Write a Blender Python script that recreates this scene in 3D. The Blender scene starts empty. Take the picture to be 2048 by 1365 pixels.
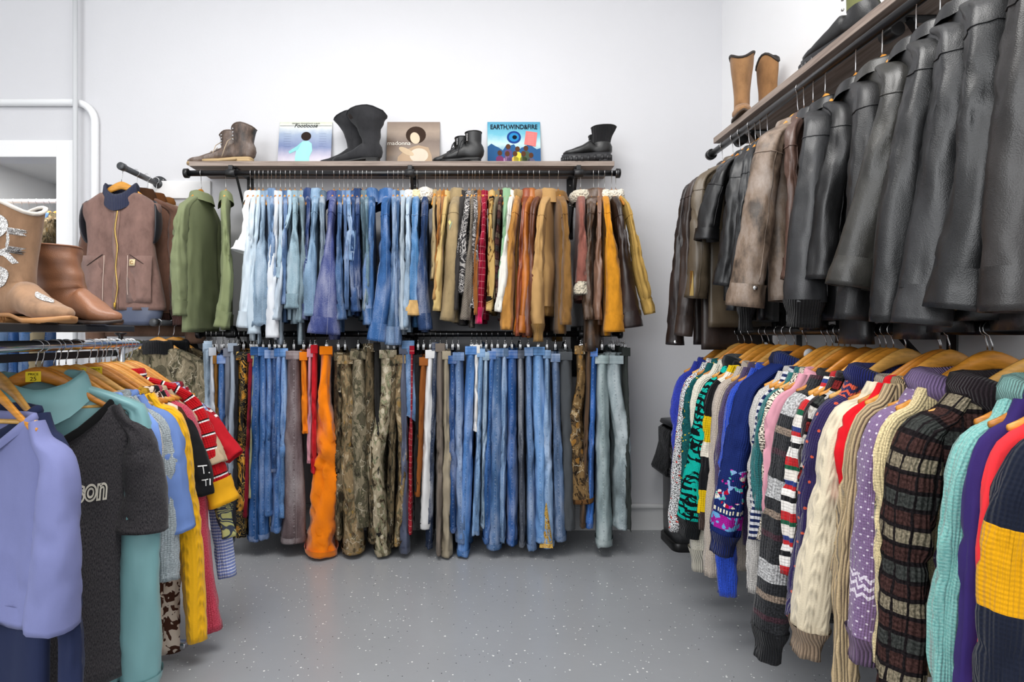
import bpy, math, random
from mathutils import Vector, noise, Matrix
from mathutils.bvhtree import BVHTree
C = bpy.context.scene.collection
SC = bpy.context.scene
PI = math.pi
# ---------------------------------------------------------------- camera
F, CX, CY, EYE = 1100.0, 940.0, 670.0, 1.17      # focal length and principal point in a 2048x1365 frame, eye height in metres
cam = bpy.data.cameras.new('camera'); camo = bpy.data.objects.new('camera', cam); C.objects.link(camo)
camo.location = (0, 0, EYE); camo.rotation_euler = (PI/2, 0, 0)
cam.sensor_width = 36; cam.lens = F/2048*36
cam.shift_x = (1024-CX)/2048; cam.shift_y = -(682.5-CY)/2048
cam.clip_start = 0.05
SC.camera = camo
SC.view_settings.view_transform = 'Standard'; SC.view_settings.look = 'None'
SC.view_settings.gamma = 1; SC.view_settings.use_curve_mapping = False
SC.view_settings.exposure = 0.0
# ---------------------------------------------------------------- daylight and lamps
w = bpy.data.worlds.new('daylight'); SC.world = w; w.use_nodes = True
w.node_tree.nodes['Background'].inputs[0].default_value = (0.93, 0.96, 1, 1)
w.node_tree.nodes['Background'].inputs[1].default_value = 0.55
def area(name, loc, tgt, sx, sy, power, col=(1, 1, 1)):
    l = bpy.data.lights.new(name, 'AREA'); l.shape = 'RECTANGLE'; l.size = sx; l.size_y = sy; l.energy = power; l.color = col
    o = bpy.data.objects.new(name, l); C.objects.link(o); o.location = loc
    o.rotation_euler = (Vector(tgt)-Vector(loc)).to_track_quat('-Z', 'Y').to_euler(); return o
area('shop_window_light', (-1.9, -1.6, 2.3), (0.3, 3.3, 1.3), 2.6, 2.2, 98, (0.97, 0.985, 1))
area('door_light', (1.6, -1.8, 1.9), (-1.0, 3.3, 1.0), 1.6, 2.0, 26, (0.97, 0.985, 1))
area('ceiling_lamp_light', (-0.4, 1.2, 3.55), (-0.4, 1.3, 0), 2.4, 1.2, 85, (1, 0.985, 0.96))
area('next_room_lamp_light', (-3.2, 4.2, 2.6), (-3.2, 4.4, 0), 1.2, 0.8, 30)
# ---------------------------------------------------------------- maths helpers
def at(px, py, Y): return Vector(((px-CX)/F*Y, Y, EYE+(CY-py)/F*Y))
def zat(py, Y): return EYE+(CY-py)/F*Y
def lerp(a, b, t): return a+(b-a)*t
def sm(t): t = min(1, max(0, t)); return t*t*(3-2*t)
def interp(stops, x):
    if x <= stops[0][0]: return stops[0][1]
    for (a, p), (b, q) in zip(stops, stops[1:]):
        if x <= b: return lerp(p, q, (x-a)/(b-a) if b > a else 1)
    return stops[-1][1]
def spline(P, n):
    out = []; k = len(P)-1
    for i in range(n):
        s = i/(n-1)*k; j = min(int(s), k-1); t = s-j
        p0, p1, p2, p3 = P[max(j-1, 0)], P[j], P[j+1], P[min(j+2, k)]
        out.append(0.5*((2*p1)+(p2-p0)*t+(2*p0-5*p1+4*p2-p3)*t*t+(3*p1-p0-3*p2+p3)*t**3))
    return out
def srgb(h, k=1.0):
    r = [int(h[i:i+2], 16)/255 for i in (0, 2, 4)]
    return tuple(min(1, k*(c/12.92 if c < .04045 else ((c+.055)/1.055)**2.4)) for c in r)+(1,)
# ---------------------------------------------------------------- materials
class G:
    def __init__(s, name):
        s.m = bpy.data.materials.new(name); s.m.use_nodes = True; s.t = s.m.node_tree; s.p = s.t.nodes['Principled BSDF']
        tc = s.n('ShaderNodeTexCoord'); s.uv = tc.outputs['UV']
        oi = s.n('ShaderNodeObjectInfo'); k = s.math('MULTIPLY', oi.outputs['Random'], 37.0)
        s.obj = s.vm('ADD', tc.outputs['Object'], k); s.gen = tc.outputs['Object']
        sp = s.n('ShaderNodeSeparateXYZ'); s.t.links.new(s.uv, sp.inputs[0]); s.u, s.v = sp.outputs[0], sp.outputs[1]
    def n(s, t): return s.t.nodes.new(t)
    def put(s, sock, v):
        if isinstance(v, bpy.types.NodeSocket): s.t.links.new(v, sock)
        elif v is not None: sock.default_value = v
    def math(s, op, a, b=None, c=None):
        x = s.n('ShaderNodeMath'); x.operation = op
        for i, v in enumerate((a, b, c)): s.put(x.inputs[i], v)
        return x.outputs[0]
    def vm(s, op, a, b):
        x = s.n('ShaderNodeVectorMath'); x.operation = op; s.put(x.inputs[0], a)
        if isinstance(b, (int, float)): b = (b, b, b)
        s.put(x.inputs[1], b); return x.outputs[0]
    def noise(s, vec, scale, detail=3, rough=.55, dist=0):
        x = s.n('ShaderNodeTexNoise'); s.put(x.inputs['Vector'], vec)
        x.inputs['Scale'].default_value = scale; x.inputs['Detail'].default_value = detail; x.inputs['Roughness'].default_value = rough; x.inputs['Distortion'].default_value = dist
        return x.outputs['Fac']
    def vor(s, vec, scale, feat='F1', out='Distance', rnd=1):
        x = s.n('ShaderNodeTexVoronoi'); x.feature = feat; s.put(x.inputs['Vector'], vec); x.inputs['Scale'].default_value = scale
        x.inputs['Randomness'].default_value = rnd; return x.outputs[out]
    def ramp(s, f, stops, const=False):
        x = s.n('ShaderNodeValToRGB'); s.put(x.inputs[0], f); e = x.color_ramp.elements
        if const: x.color_ramp.interpolation = 'CONSTANT'
        while len(e) < len(stops): e.new(.5)
        for q, (p, c) in zip(e, stops): q.position = p; q.color = srgb(c) if isinstance(c, str) else c
        return x.outputs[0]
    def mix(s, f, a, b, mode='MIX'):
        x = s.n('ShaderNodeMix'); x.data_type = 'RGBA'; x.blend_type = mode; s.put(x.inputs[0], f)
        for i, v in ((6, a), (7, b)): s.put(x.inputs[i], srgb(v) if isinstance(v, str) else v)
        return x.outputs[2]
    def step(s, f, lo, hi): 
        x = s.n('ShaderNodeMapRange'); s.put(x.inputs[0], f); x.inputs[1].default_value = lo; x.inputs[2].default_value = hi; return x.outputs[0]
    def fin(s, col, rough=.9, bump=None, bd=.002, bs=.5, spec=.25, metal=0, sheen=0, coat=0):
        s.put(s.p.inputs['Base Color'], srgb(col) if isinstance(col, str) else col); s.put(s.p.inputs['Roughness'], rough)
        s.p.inputs['Specular IOR Level'].default_value = spec; s.p.inputs['Metallic'].default_value = metal
        s.p.inputs['Sheen Weight'].default_value = sheen; s.p.inputs['Coat Weight'].default_value = coat
        if bump is not None:
            b = s.n('ShaderNodeBump'); b.inputs['Strength'].default_value = bs; b.inputs['Distance'].default_value = bd
            s.put(b.inputs['Height'], bump); s.t.links.new(b.outputs[0], s.p.inputs['Normal'])
        return s.m
def sh(h, k):      # lighter (k>1) or darker hex as linear colour
    c = srgb(h)
    return tuple(min(1, x*k) for x in c[:3])+(1,)
_M = {}
def mat(key):
    if key not in _M: _M[key] = _mat(key)
    return _M[key]
def _mat(key):
    kind, *a = key.split(':'); g = G(key.replace(':', '_')); h = a[0] if a else '888888'
    V = g.vm
    wool = lambda k=1: g.noise(V('MULTIPLY', g.uv, (420*k, 420*k, 1)), 1, 2)
    def ribs(p=.006, q=.007):
        r = g.math('SINE', g.math('MULTIPLY', g.u, 2*PI/p)); r2 = g.math('SINE', g.math('MULTIPLY', g.v, 2*PI/q))
        return g.math('ADD', r, g.math('MULTIPLY', r2, .35))
    if kind in ('den', 'jean'):
        big = g.noise(V('MULTIPLY', g.obj, (1, 1, .3)), 11, 4); fine = g.noise(V('MULTIPLY', g.uv, (600, 160, 1)), 1, 3, .7)
        f = g.math('ADD', g.math('MULTIPLY', big, .7), g.math('MULTIPLY', fine, .36))
        k = .5 if kind == 'den' else .45
        col = g.ramp(f, [(.40, sh(h, k*.9)), (.52, sh(h, .85)), (.66, g_light(h, .25))])
        if kind == 'jean':
            band = g.step(g.math('ABSOLUTE', g.u), .007, .003); dots = g.step(g.noise(V('MULTIPLY', g.uv, (40, 85, 1)), 1, 2), .5, .62)
            col = g.mix(g.math('MULTIPLY', g.math('MULTIPLY', band, dots), .6), col, sh(h, .4))
            edge = g.math('MULTIPLY', band, g.step(g.noise(V('MULTIPLY', g.uv, (40, 95, 1)), 1, 1), .5, .38))
            col = g.mix(g.math('MULTIPLY', edge, .3), col, g_light(h, .45))
        seam = g.math('LESS_THAN', g.math('ABSOLUTE', g.math('SUBTRACT', g.u, .012)), .0009)
        col = g.mix(g.math('MULTIPLY', seam, .3), col, g_light(h, .5))
        wr = g.noise(V('MULTIPLY', g.obj, (1, 1, .5)), 38, 4)
        return g.fin(col, .92, g.math('ADD', g.math('MULTIPLY', fine, .25), wr), .004, .55, .15)
    if kind in ('lea', 'dis'):
        gr = g.vor(g.obj, 420); wr = g.noise(V('MULTIPLY', g.obj, (1, 1, .4)), 13, 4, .5, .5)
        if kind == 'dis':
            f = g.noise(V('MULTIPLY', g.obj, (1, 1, .5)), 13, 7, .68)
            col = g.ramp(f, [(.36, sh(h, .22)), (.5, sh(h, .85)), (.68, g_light(h, .16))]); ro = g.step(f, .3, .75); ro = g.math('MULTIPLY_ADD', ro, .3, .42)
        else:
            f = g.noise(g.obj, 7, 5); col = g.ramp(f, [(.35, sh(h, .2 if max(srgb(h)[:3]) < .1 else .7)), (.7, sh(h, .5 if max(srgb(h)[:3]) < .1 else 1.15))]); ro = g.math('MULTIPLY_ADD', f, .3, .26)
        return g.fin(col, ro, g.math('ADD', g.math('MULTIPLY', gr, .1), wr), .005, .5, .6)
    if kind == 'sue':
        f = g.noise(V('MULTIPLY', g.obj, (1, 1, .5)), 16, 6, .65); fine = g.noise(g.obj, 500, 2)
        return g.fin(g.ramp(f, [(.3, sh(h, .68)), (.5, sh(h, 1)), (.75, sh(h, 1.3))]), .95, g.math('ADD', f, g.math('MULTIPLY', fine, .3)), .003, .4, .15, 0, .15)
    if kind == 'cot':
        fine = wool(); f = g.noise(V('MULTIPLY', g.obj, (1, 1, .45)), 20, 4)
        return g.fin(g.mix(f, sh(h, .88), sh(h, 1.1)), .9, g.math('ADD', g.math('MULTIPLY', fine, .2), f), .003, .4, .2, 0, .05)
    if kind == 'sat':
        f = g.noise(V('MULTIPLY', g.obj, (1, 1, .3)), 12, 3)
        return g.fin(g.mix(f, sh(h, .85), sh(h, 1.1)), .38, f, .004, .4, .5, 0, .1)
    if kind == 'cor':
        r = g.math('SINE', g.math('MULTIPLY', g.u, 2*PI/.0035)); f = g.noise(V('MULTIPLY', g.obj, (1, 1, .4)), 18, 4)
        return g.fin(g.mix(g.math('MULTIPLY_ADD', r, .25, .5), sh(h, .7), sh(h, 1.15)), .95, g.math('ADD', r, f), .0015, .5, .1)
    if kind == 'jer':
        sp = g.noise(V('MULTIPLY', g.uv, (500, 120, 1)), 1, 3, .7); return g.fin(g.ramp(sp, [(.35, a[0]), (.65, a[1])]), .95, sp, .0008, .4, .1, 0, .15)
    if kind in ('kni', 'hea', 'cab'):
        sp = g.noise(V('MULTIPLY', g.uv, (260, 260, 1)), 1, 2); h2 = a[1] if len(a) > 1 else None
        lo, hi = (sh(h, .72), sh(h, 1.2)) if not h2 else (srgb(h), srgb(h2))
        col = g.ramp(sp, [(.38, lo), (.62, hi)]); r = ribs()
        if kind == 'cab':
            col_ = g.math('SINE', g.math('MULTIPLY', g.u, 2*PI/.046)); tw = g.math('SINE', g.math('ADD', g.math('MULTIPLY', g.v, 2*PI/.05), g.math('MULTIPLY', col_, 1.6))); on = g.step(col_, -.3, .2)
            cr = g.math('SINE', g.math('MULTIPLY', g.u, 2*PI/.0115)); r = g.math('ADD', g.math('MULTIPLY', g.math('MULTIPLY', tw, on), 1.0), g.math('MULTIPLY', cr, .35))
            return g.fin(g.mix(g.step(r, -1.3, -.1), sh(h, .72), sh(h, 1.05)), .95, g.math('ADD', r, g.math('MULTIPLY', sp, .8)), .0025, .55, .1, 0, .2)
        return g.fin(col, .95, g.math('ADD', r, sp), .0012, .6, .1, 0, .2)
    if kind == 'rib':
        r = g.math('SINE', g.math('MULTIPLY', g.u, 2*PI/.008)); sp = wool(.7)
        return g.fin(g.mix(g.math('MULTIPLY_ADD', r, .35, .5), sh(h, .5), sh(h, 1.15)), .95, g.math('ADD', r, sp), .0025, .8, .1, 0, .1)
    if kind == 'str':     # stripes along the length: str:period:pos=hex,pos=hex
        per = float(a[0]); st = [(float(q.split('=')[0]), q.split('=')[1]) for q in a[1].split(',')]
        f = g.math('FRACT', g.math('DIVIDE', g.math('ADD', g.v, 2+.012), per)); sp = g.noise(V('MULTIPLY', g.uv, (170, 170, 1)), 1, 2)
        col = g.ramp(f, st, True)
        if len(a) > 2: col = g.mix(float(a[2]), col, g.ramp(sp, [(.4, '101010'), (.6, 'f0f0f0')]), 'OVERLAY')
        return g.fin(col, .95, g.math('ADD', ribs(.008, .009), sp), .0015, .6, .1, 0, .1)
    if kind == 'spk':     # speckle: spk:hexA:hexB
        sp = g.noise(V('MULTIPLY', g.uv, (190, 260, 1)), 1, 1); c3 = g.noise(V('MULTIPLY', g.uv, (60, 60, 1)), 1, 1)
        col = g.ramp(sp, [(.0, a[0]), (.48, a[1])], True)
        if len(a) > 2: col = g.mix(g.math('GREATER_THAN', c3, .66), col, a[2])
        return g.fin(col, .95, sp, .002, .6, .1)
    if kind == 'teal':
        n1 = g.noise(g.obj, 6, 2, .5, 1.5); s1 = g.math('SINE', g.math('ADD', g.math('MULTIPLY', g.v, 2*PI/.026), g.math('MULTIPLY', n1, 14)))
        zig = g.math('GREATER_THAN', g.math('ADD', s1, g.math('MULTIPLY', g.noise(V('MULTIPLY', g.uv, (160, 160, 1)), 1, 1), .9)), .28)
        blob = g.noise(V('MULTIPLY', g.obj, (1, 1, .6)), 10, 1, .5, 2.2); c1 = g.mix(zig, '0d1518', '12b3a2'); 
        col = g.ramp(blob, [(0, (0, 0, 0, 1)), (.40, (1, 1, 1, 1)), (.46, (.5, .5, .5, 1))], True)
        c2 = g.mix(g.math('GREATER_THAN', col, .8), c1, '0d1518'); c2 = g.mix(g.math('GREATER_THAN', blob, .60), c2, '12b3a2')
        return g.fin(c2, .95, ribs(), .0012, .6, .1)
    if kind == 'band':    # knit with flower band: band:base
        cel = g.vor(V('MULTIPLY', g.uv, (1, 1, 0)), 75, 'F1', 'Color'); sep = g.n('ShaderNodeSeparateColor'); g.t.links.new(cel, sep.inputs[0])
        fc = g.ramp(sep.outputs[0], [(0, h), (.25, 'c22a9b'), (.42, '58b8b0'), (.58, 'f0e6d8'), (.72, 'b31234'), (.82, '8fb3e0')], True)
        d = g.vor(g.uv, 9); inb = g.math('MULTIPLY', g.math('GREATER_THAN', g.v, .42), g.math('LESS_THAN', g.v, .56))
        inb2 = g.math('MULTIPLY', inb, g.math('LESS_THAN', g.noise(g.uv, 22, 2), .47))
        sp = wool(.6); col = g.mix(inb2, g.mix(sp, sh(h, .7), sh(h, 1.25)), fc)
        ln = g.math('MULTIPLY', g.math('LESS_THAN', g.math('ABSOLUTE', g.math('SUBTRACT', g.v, .575)), .007), g.math('GREATER_THAN', g.math('SINE', g.math('MULTIPLY', g.u, 2*PI/.012)), 0))
        col = g.mix(ln, col, 'f2ead0'); b2 = g.math('MULTIPLY', g.math('GREATER_THAN', g.v, .59), g.math('LESS_THAN', g.v, .64))
        col = g.mix(b2, col, g.ramp(sep.outputs[1], [(0, 'a31f8f'), (.7, '6aa8d8')], True))
        return g.fin(col, .95, g.math('ADD', ribs(), sp), .0012, .6, .1)
    if kind == 'dots':
        P1 = float(a[3]) if len(a) > 3 else .016; P2 = P1*.8; row = g.math('FLOOR', g.math('DIVIDE', g.v, P2)); off = g.math('MULTIPLY', g.math('MODULO', row, 2), .5)
        fu = g.math('SUBTRACT', g.math('FRACT', g.math('ADD', g.math('DIVIDE', g.u, P1), g.math('ADD', off, 20))), .5); fv = g.math('SUBTRACT', g.math('FRACT', g.math('DIVIDE', g.v, P2)), .5)
        r = g.math('ADD', g.math('MULTIPLY', fu, fu), g.math('MULTIPLY', fv, fv)); sp = wool(.6)
        zz = g.math('MULTIPLY', g.math('MULTIPLY', g.math('GREATER_THAN', g.v, float(a[2])), g.math('LESS_THAN', g.v, float(a[2])+.06)), g.math('GREATER_THAN', g.math('SINE', g.math('ADD', g.math('MULTIPLY', g.v, 2*PI/.02), g.math('MULTIPLY', g.math('PINGPONG', g.math('ADD', g.u, 3), .012), 300))), .2)) if len(a) > 2 else None
        col = g.mix(g.math('LESS_THAN', r, .02 if len(a) > 2 and float(a[2]) > 0 else .012), g.mix(sp, sh(h, .7), sh(h, 1.3)), a[1])
        if zz is not None: col = g.mix(zz, col, a[1])
        return g.fin(col, .95, g.math('ADD', ribs(), sp), .0014, .6, .1, 0, .2)
    if kind == 'pla':     # woven check: pla:dark:c1:c2:size
        S = float(a[3]); wob = g.math('MULTIPLY', g.noise(V('MULTIPLY', g.uv, (30, 30, 1)), 1, 2), .012); uu = g.math('ADD', g.u, wob); fu = g.math('FRACT', g.math('ADD', g.math('DIVIDE', uu, S), 20.2)); fv = g.math('FRACT', g.math('DIVIDE', g.v, S*1.15)); sp = g.noise(V('MULTIPLY', g.uv, (240, 160, 1)), 1, 2)
        bu = g.math('MULTIPLY', g.math('GREATER_THAN', fu, .16), .8); bv = g.math('GREATER_THAN', fv, .24); row = g.math('FLOOR', g.math('DIVIDE', g.v, S*1.15)); alt = g.math('DIVIDE', g.math('MODULO', row, 4), 4)
        c = g.ramp(alt, [(0, a[2]), (.2, a[1]), (.45, '474a47'), (.7, a[1])], True); c = g.mix(g.math('MULTIPLY', bu, bv), a[0], c)
        c = g.mix(.6, c, g.ramp(sp, [(.35, '282828'), (.65, 'c8c8c8')]), 'OVERLAY')
        return g.fin(c, .95, g.math('ADD', ribs(.01, .012), sp), .002, .7, .1)
    if kind == 'line':    # tartan lines: line:base:line:size
        S = float(a[2]); fu = g.math('FRACT', g.math('ADD', g.math('DIVIDE', g.u, S), 20.5)); fv = g.math('FRACT', g.math('DIVIDE', g.v, S)); 
        l = g.math('MAXIMUM', g.math('LESS_THAN', fu, .07), g.math('LESS_THAN', fv, .07)); 
        return g.fin(g.mix(g.math('MULTIPLY', l, .7), g.mix(wool(), sh(h, .7), sh(h, 1.2)), a[1]), .95, wool(), .001, .5, .1)
    if kind == 'cam':     # woodland print: cam:variant
        P = {'tan': ['2a2118', '5f4e38', '8d7859', 'b29f80', '66614a'], 'olive': ['332f25', '575141', '7d735e', '968a72', '4a4936'], 'light': ['362e22', '7a6e58', 'a89b82', 'c9bea6', '7d8364'],
             'brown': ['140f0a', '3d2a18', '6b4a2a', '8d6a40', '2c2014'], 'bark': ['1b1510', '54432e', '7d6340', 'a88f66', '33281a'], 'duck': ['1a1510', 'a98a52', 'b6975c', 'c2a268', '6b4c26'], 'dark': ['14110d', '3a3125', '5f523d', '7d6f57', '36372a']}[h]
        f = g.noise(V('MULTIPLY', g.obj, (1, 1, .55)), 15 if h != 'duck' else 7, 3 if h != 'duck' else 0, .6, 1.6); f2 = g.noise(V('MULTIPLY', g.obj, (1, 1, .35)), 30, 4, .6, 3)
        q = .28 if h != 'duck' else .36
        col = g.ramp(f, [(0, P[0]), (q+.08, P[1]), (q+.16, P[4]), (q+.2, P[2]), (q+.34, P[3])], True)
        if h != 'duck':
            col = g.mix(g.math('MULTIPLY', g.step(f2, .45, .62), .35), col, P[0])
            br = g.vor(V('ADD', V('MULTIPLY', g.obj, (1, 1, .5)), V('MULTIPLY', g.noise_col(g.obj, 14), .09)), 13, 'DISTANCE_TO_EDGE')
            col = g.mix(g.math('MULTIPLY', g.math('MULTIPLY', g.math('LESS_THAN', br, .014), g.math('GREATER_THAN', g.noise(g.obj, 9, 2), .52)), .6), col, 'c2b8a2'); lf = g.vor(V('MULTIPLY', g.obj, (1, 1, .7)), 24, 'SMOOTH_F1')
            col = g.mix(g.math('MULTIPLY', g.math('LESS_THAN', lf, .22), .7), col, {'bark': '94682c', 'tan': '94753f', 'brown': '7d4f1e'}.get(h, P[3]))
        return g.fin(col, .92, f, .003, .4, .15)
    if kind == 'pai':
        f = g.noise(g.obj, 10, 1, .5, 2.2); s1 = g.math('SINE', g.math('MULTIPLY', f, 62)); k = g.noise(g.obj, 70, 2)
        return g.fin(g.mix(g.step(g.math('ADD', s1, k), .55, 1.0), h, a[1]), .75, s1, .001, .3, .3)
    if kind == 'cow':
        f = g.noise(g.obj, 30, 1, .5, .8); return g.fin(g.mix(g.math('GREATER_THAN', f, .5), a[0], a[1]), .85, None, spec=.2)
    if kind == 'bar':
        f = g.noise(V('MULTIPLY', g.obj, (1, 1, .8)), 9, 2, .5, 1.8); r = g.math('SINE', g.math('MULTIPLY', f, 60)); on = g.math('GREATER_THAN', f, .5)
        c = g.mix(g.math('MULTIPLY', on, g.step(r, -.4, .4)), '0b0a0a', g.ramp(g.noise(g.obj, 25, 2), [(.4, '6b3d0c'), (.6, 'c98d2b')]))
        return g.fin(g.mix(g.math('MULTIPLY', g.math('GREATER_THAN', g.math('SINE', g.math('MULTIPLY', f, 90)), .94), .8), c, 'd9b45a'), .6, None, spec=.3)
    if kind == 'twe':
        z = g.math('SINE', g.math('ADD', g.math('MULTIPLY', g.v, 2*PI/.008), g.math('MULTIPLY', g.math('PINGPONG', g.math('ADD', g.u, 3), .012), 520))); sp = wool(.5)
        return g.fin(g.mix(g.step(g.math('ADD', z, sp), -.2, .9), h, a[1]), .95, z, .001, .4, .1)
    if kind == 'she':
        n = g.vor(g.obj, 95, 'SMOOTH_F1'); return g.fin(g.mix(n, sh(h, 1.1), sh(h, .72)), 1, g.math('MULTIPLY', n, -1), .012, 1, .05, 0, .4)
    if kind == 'fle':
        n = g.noise(g.obj, 130, 3); f = g.noise(V('MULTIPLY', g.obj, (1, 1, .3)), 10, 3)
        return g.fin(g.mix(f, sh(h, .85), sh(h, 1.1)), 1, g.math('ADD', n, f), .003, .5, .08, 0, .3)
    if kind == 'wood':
        f = g.noise(V('MULTIPLY', g.obj, (5, 1, 22)), 6, 4, .6, .4); return g.fin(g.ramp(f, [(.3, sh(h, .72)), (.55, sh(h, 1)), (.8, sh(h, 1.2))]), .38, f, .001, .2, .45)
    if kind == 'shelfwood':
        f = g.noise(V('MULTIPLY', g.gen, (3, 60, 60) if h == 'x' else (60, 3, 60)), 1, 5, .65); return g.fin(g.ramp(f, [(.3, '6d5f57'), (.5, '94857b'), (.75, 'aa9d93')]), .6, f, .001, .3, .3)
    if kind == 'pla_': pass
    if kind == 'met': return g.fin(h, float(a[1]), None, metal=1, spec=.5)
    if kind == 'pls': return g.fin(h, float(a[1]) if len(a) > 1 else .5, None, spec=.5)
    if kind == 'glit':
        n = g.vor(g.obj, 600, 'F1', 'Color'); sep = g.n('ShaderNodeSeparateColor'); g.t.links.new(n, sep.inputs[0]); return g.fin(g.ramp(sep.outputs[0], [(0, '6d6a68'), (.35, 'b9b6b2'), (.7, 'f4f4f4')], True), .3, None, spec=.8)
    if kind == 'wall':
        n = g.noise(g.gen, 3, 5); n2 = g.noise(g.gen, 60, 3); return g.fin(g.mix(n, sh(h, .97), sh(h, 1.02)), .55, n2, .0015, .25, .3)
    if kind == 'floor':
        n = g.noise(g.gen, 2.2, 4); d = g.vor(g.gen, 34); n3 = g.vor(g.gen, 34, 'F1', 'Color'); sep = g.n('ShaderNodeSeparateColor'); g.t.links.new(n3, sep.inputs[0])
        d2 = g.vor(V('ADD', g.gen, 5.3), 60); n4 = g.vor(V('ADD', g.gen, 5.3), 60, 'F1', 'Color'); s2 = g.n('ShaderNodeSeparateColor'); g.t.links.new(n4, s2.inputs[0])
        base = g.mix(n, '8e9093', '9b9da0')
        base = g.mix(g.math('MULTIPLY', g.math('LESS_THAN', d, .12), g.math('GREATER_THAN', sep.outputs[0], .62)), base, 'e8e8e6')
        base = g.mix(g.math('MULTIPLY', g.math('LESS_THAN', d2, .13), g.math('GREATER_THAN', s2.outputs[0], .72)), base, 'd8dada')
        base = g.mix(g.math('MULTIPLY', g.math('LESS_THAN', d2, .12), g.math('LESS_THAN', s2.outputs[0], .16)), base, '2c2d30')
        b = g.noise(g.gen, 24, 3); return g.fin(base, .26, b, .004, .16, .5)
    if kind == 'bag':
        n = g.noise(g.obj, 16, 5, .6, 1.5); return g.fin('0c0c0d', .22, n, .02, .8, .6)
    if kind == 'bar2':
        f = g.noise(g.obj, 45, 2, .5, 2); r = g.math('SINE', g.math('MULTIPLY', f, 70)); return g.fin(g.ramp(g.math('MULTIPLY_ADD', r, .5, .5), [(0, '3a1206'), (.35, '8a3410'), (.6, 'c08a1c'), (.9, 'e8d070')]), .5)
    if kind.startswith('prt'):
        sp = g.n('ShaderNodeSeparateXYZ'); g.t.links.new(g.gen, sp.inputs[0]); z = g.math('DIVIDE', sp.outputs[2], .315); n = g.noise(g.gen, 18, 4); zz = g.math('ADD', z, g.math('MULTIPLY_ADD', n, .16, -.08))
        st = {'prt1': [(.05, 'e8e2e4'), (.3, 'b9b4c6'), (.5, '6f7ea6'), (.75, '9aa9c0'), (.9, 'd8dcd8'), (1, 'c9cdb8')], 'prt2': [(.1, '4a3a30'), (.35, '84705f'), (.6, '6a574a'), (.8, '9a8674'), (1, '7d6a5b')], 'prt3': [(.1, '3f5a56'), (.4, '5f8fa8'), (.55, 'b7d6d8'), (.75, '5aaec4'), (1, '2f8fb2')]}[kind]
        return g.fin(g.ramp(zz, st), .35, None, spec=.4)
    raise KeyError(key)
def noise_col(s, vec, scale):
    x = s.n('ShaderNodeTexNoise'); s.put(x.inputs['Vector'], vec); x.inputs['Scale'].default_value = scale; return x.outputs['Color']
G.noise_col = noise_col
def g_light(h, k):
    c = srgb(h); return tuple(x+(0.85-x)*k for x in c[:3])+(1,)
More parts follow.
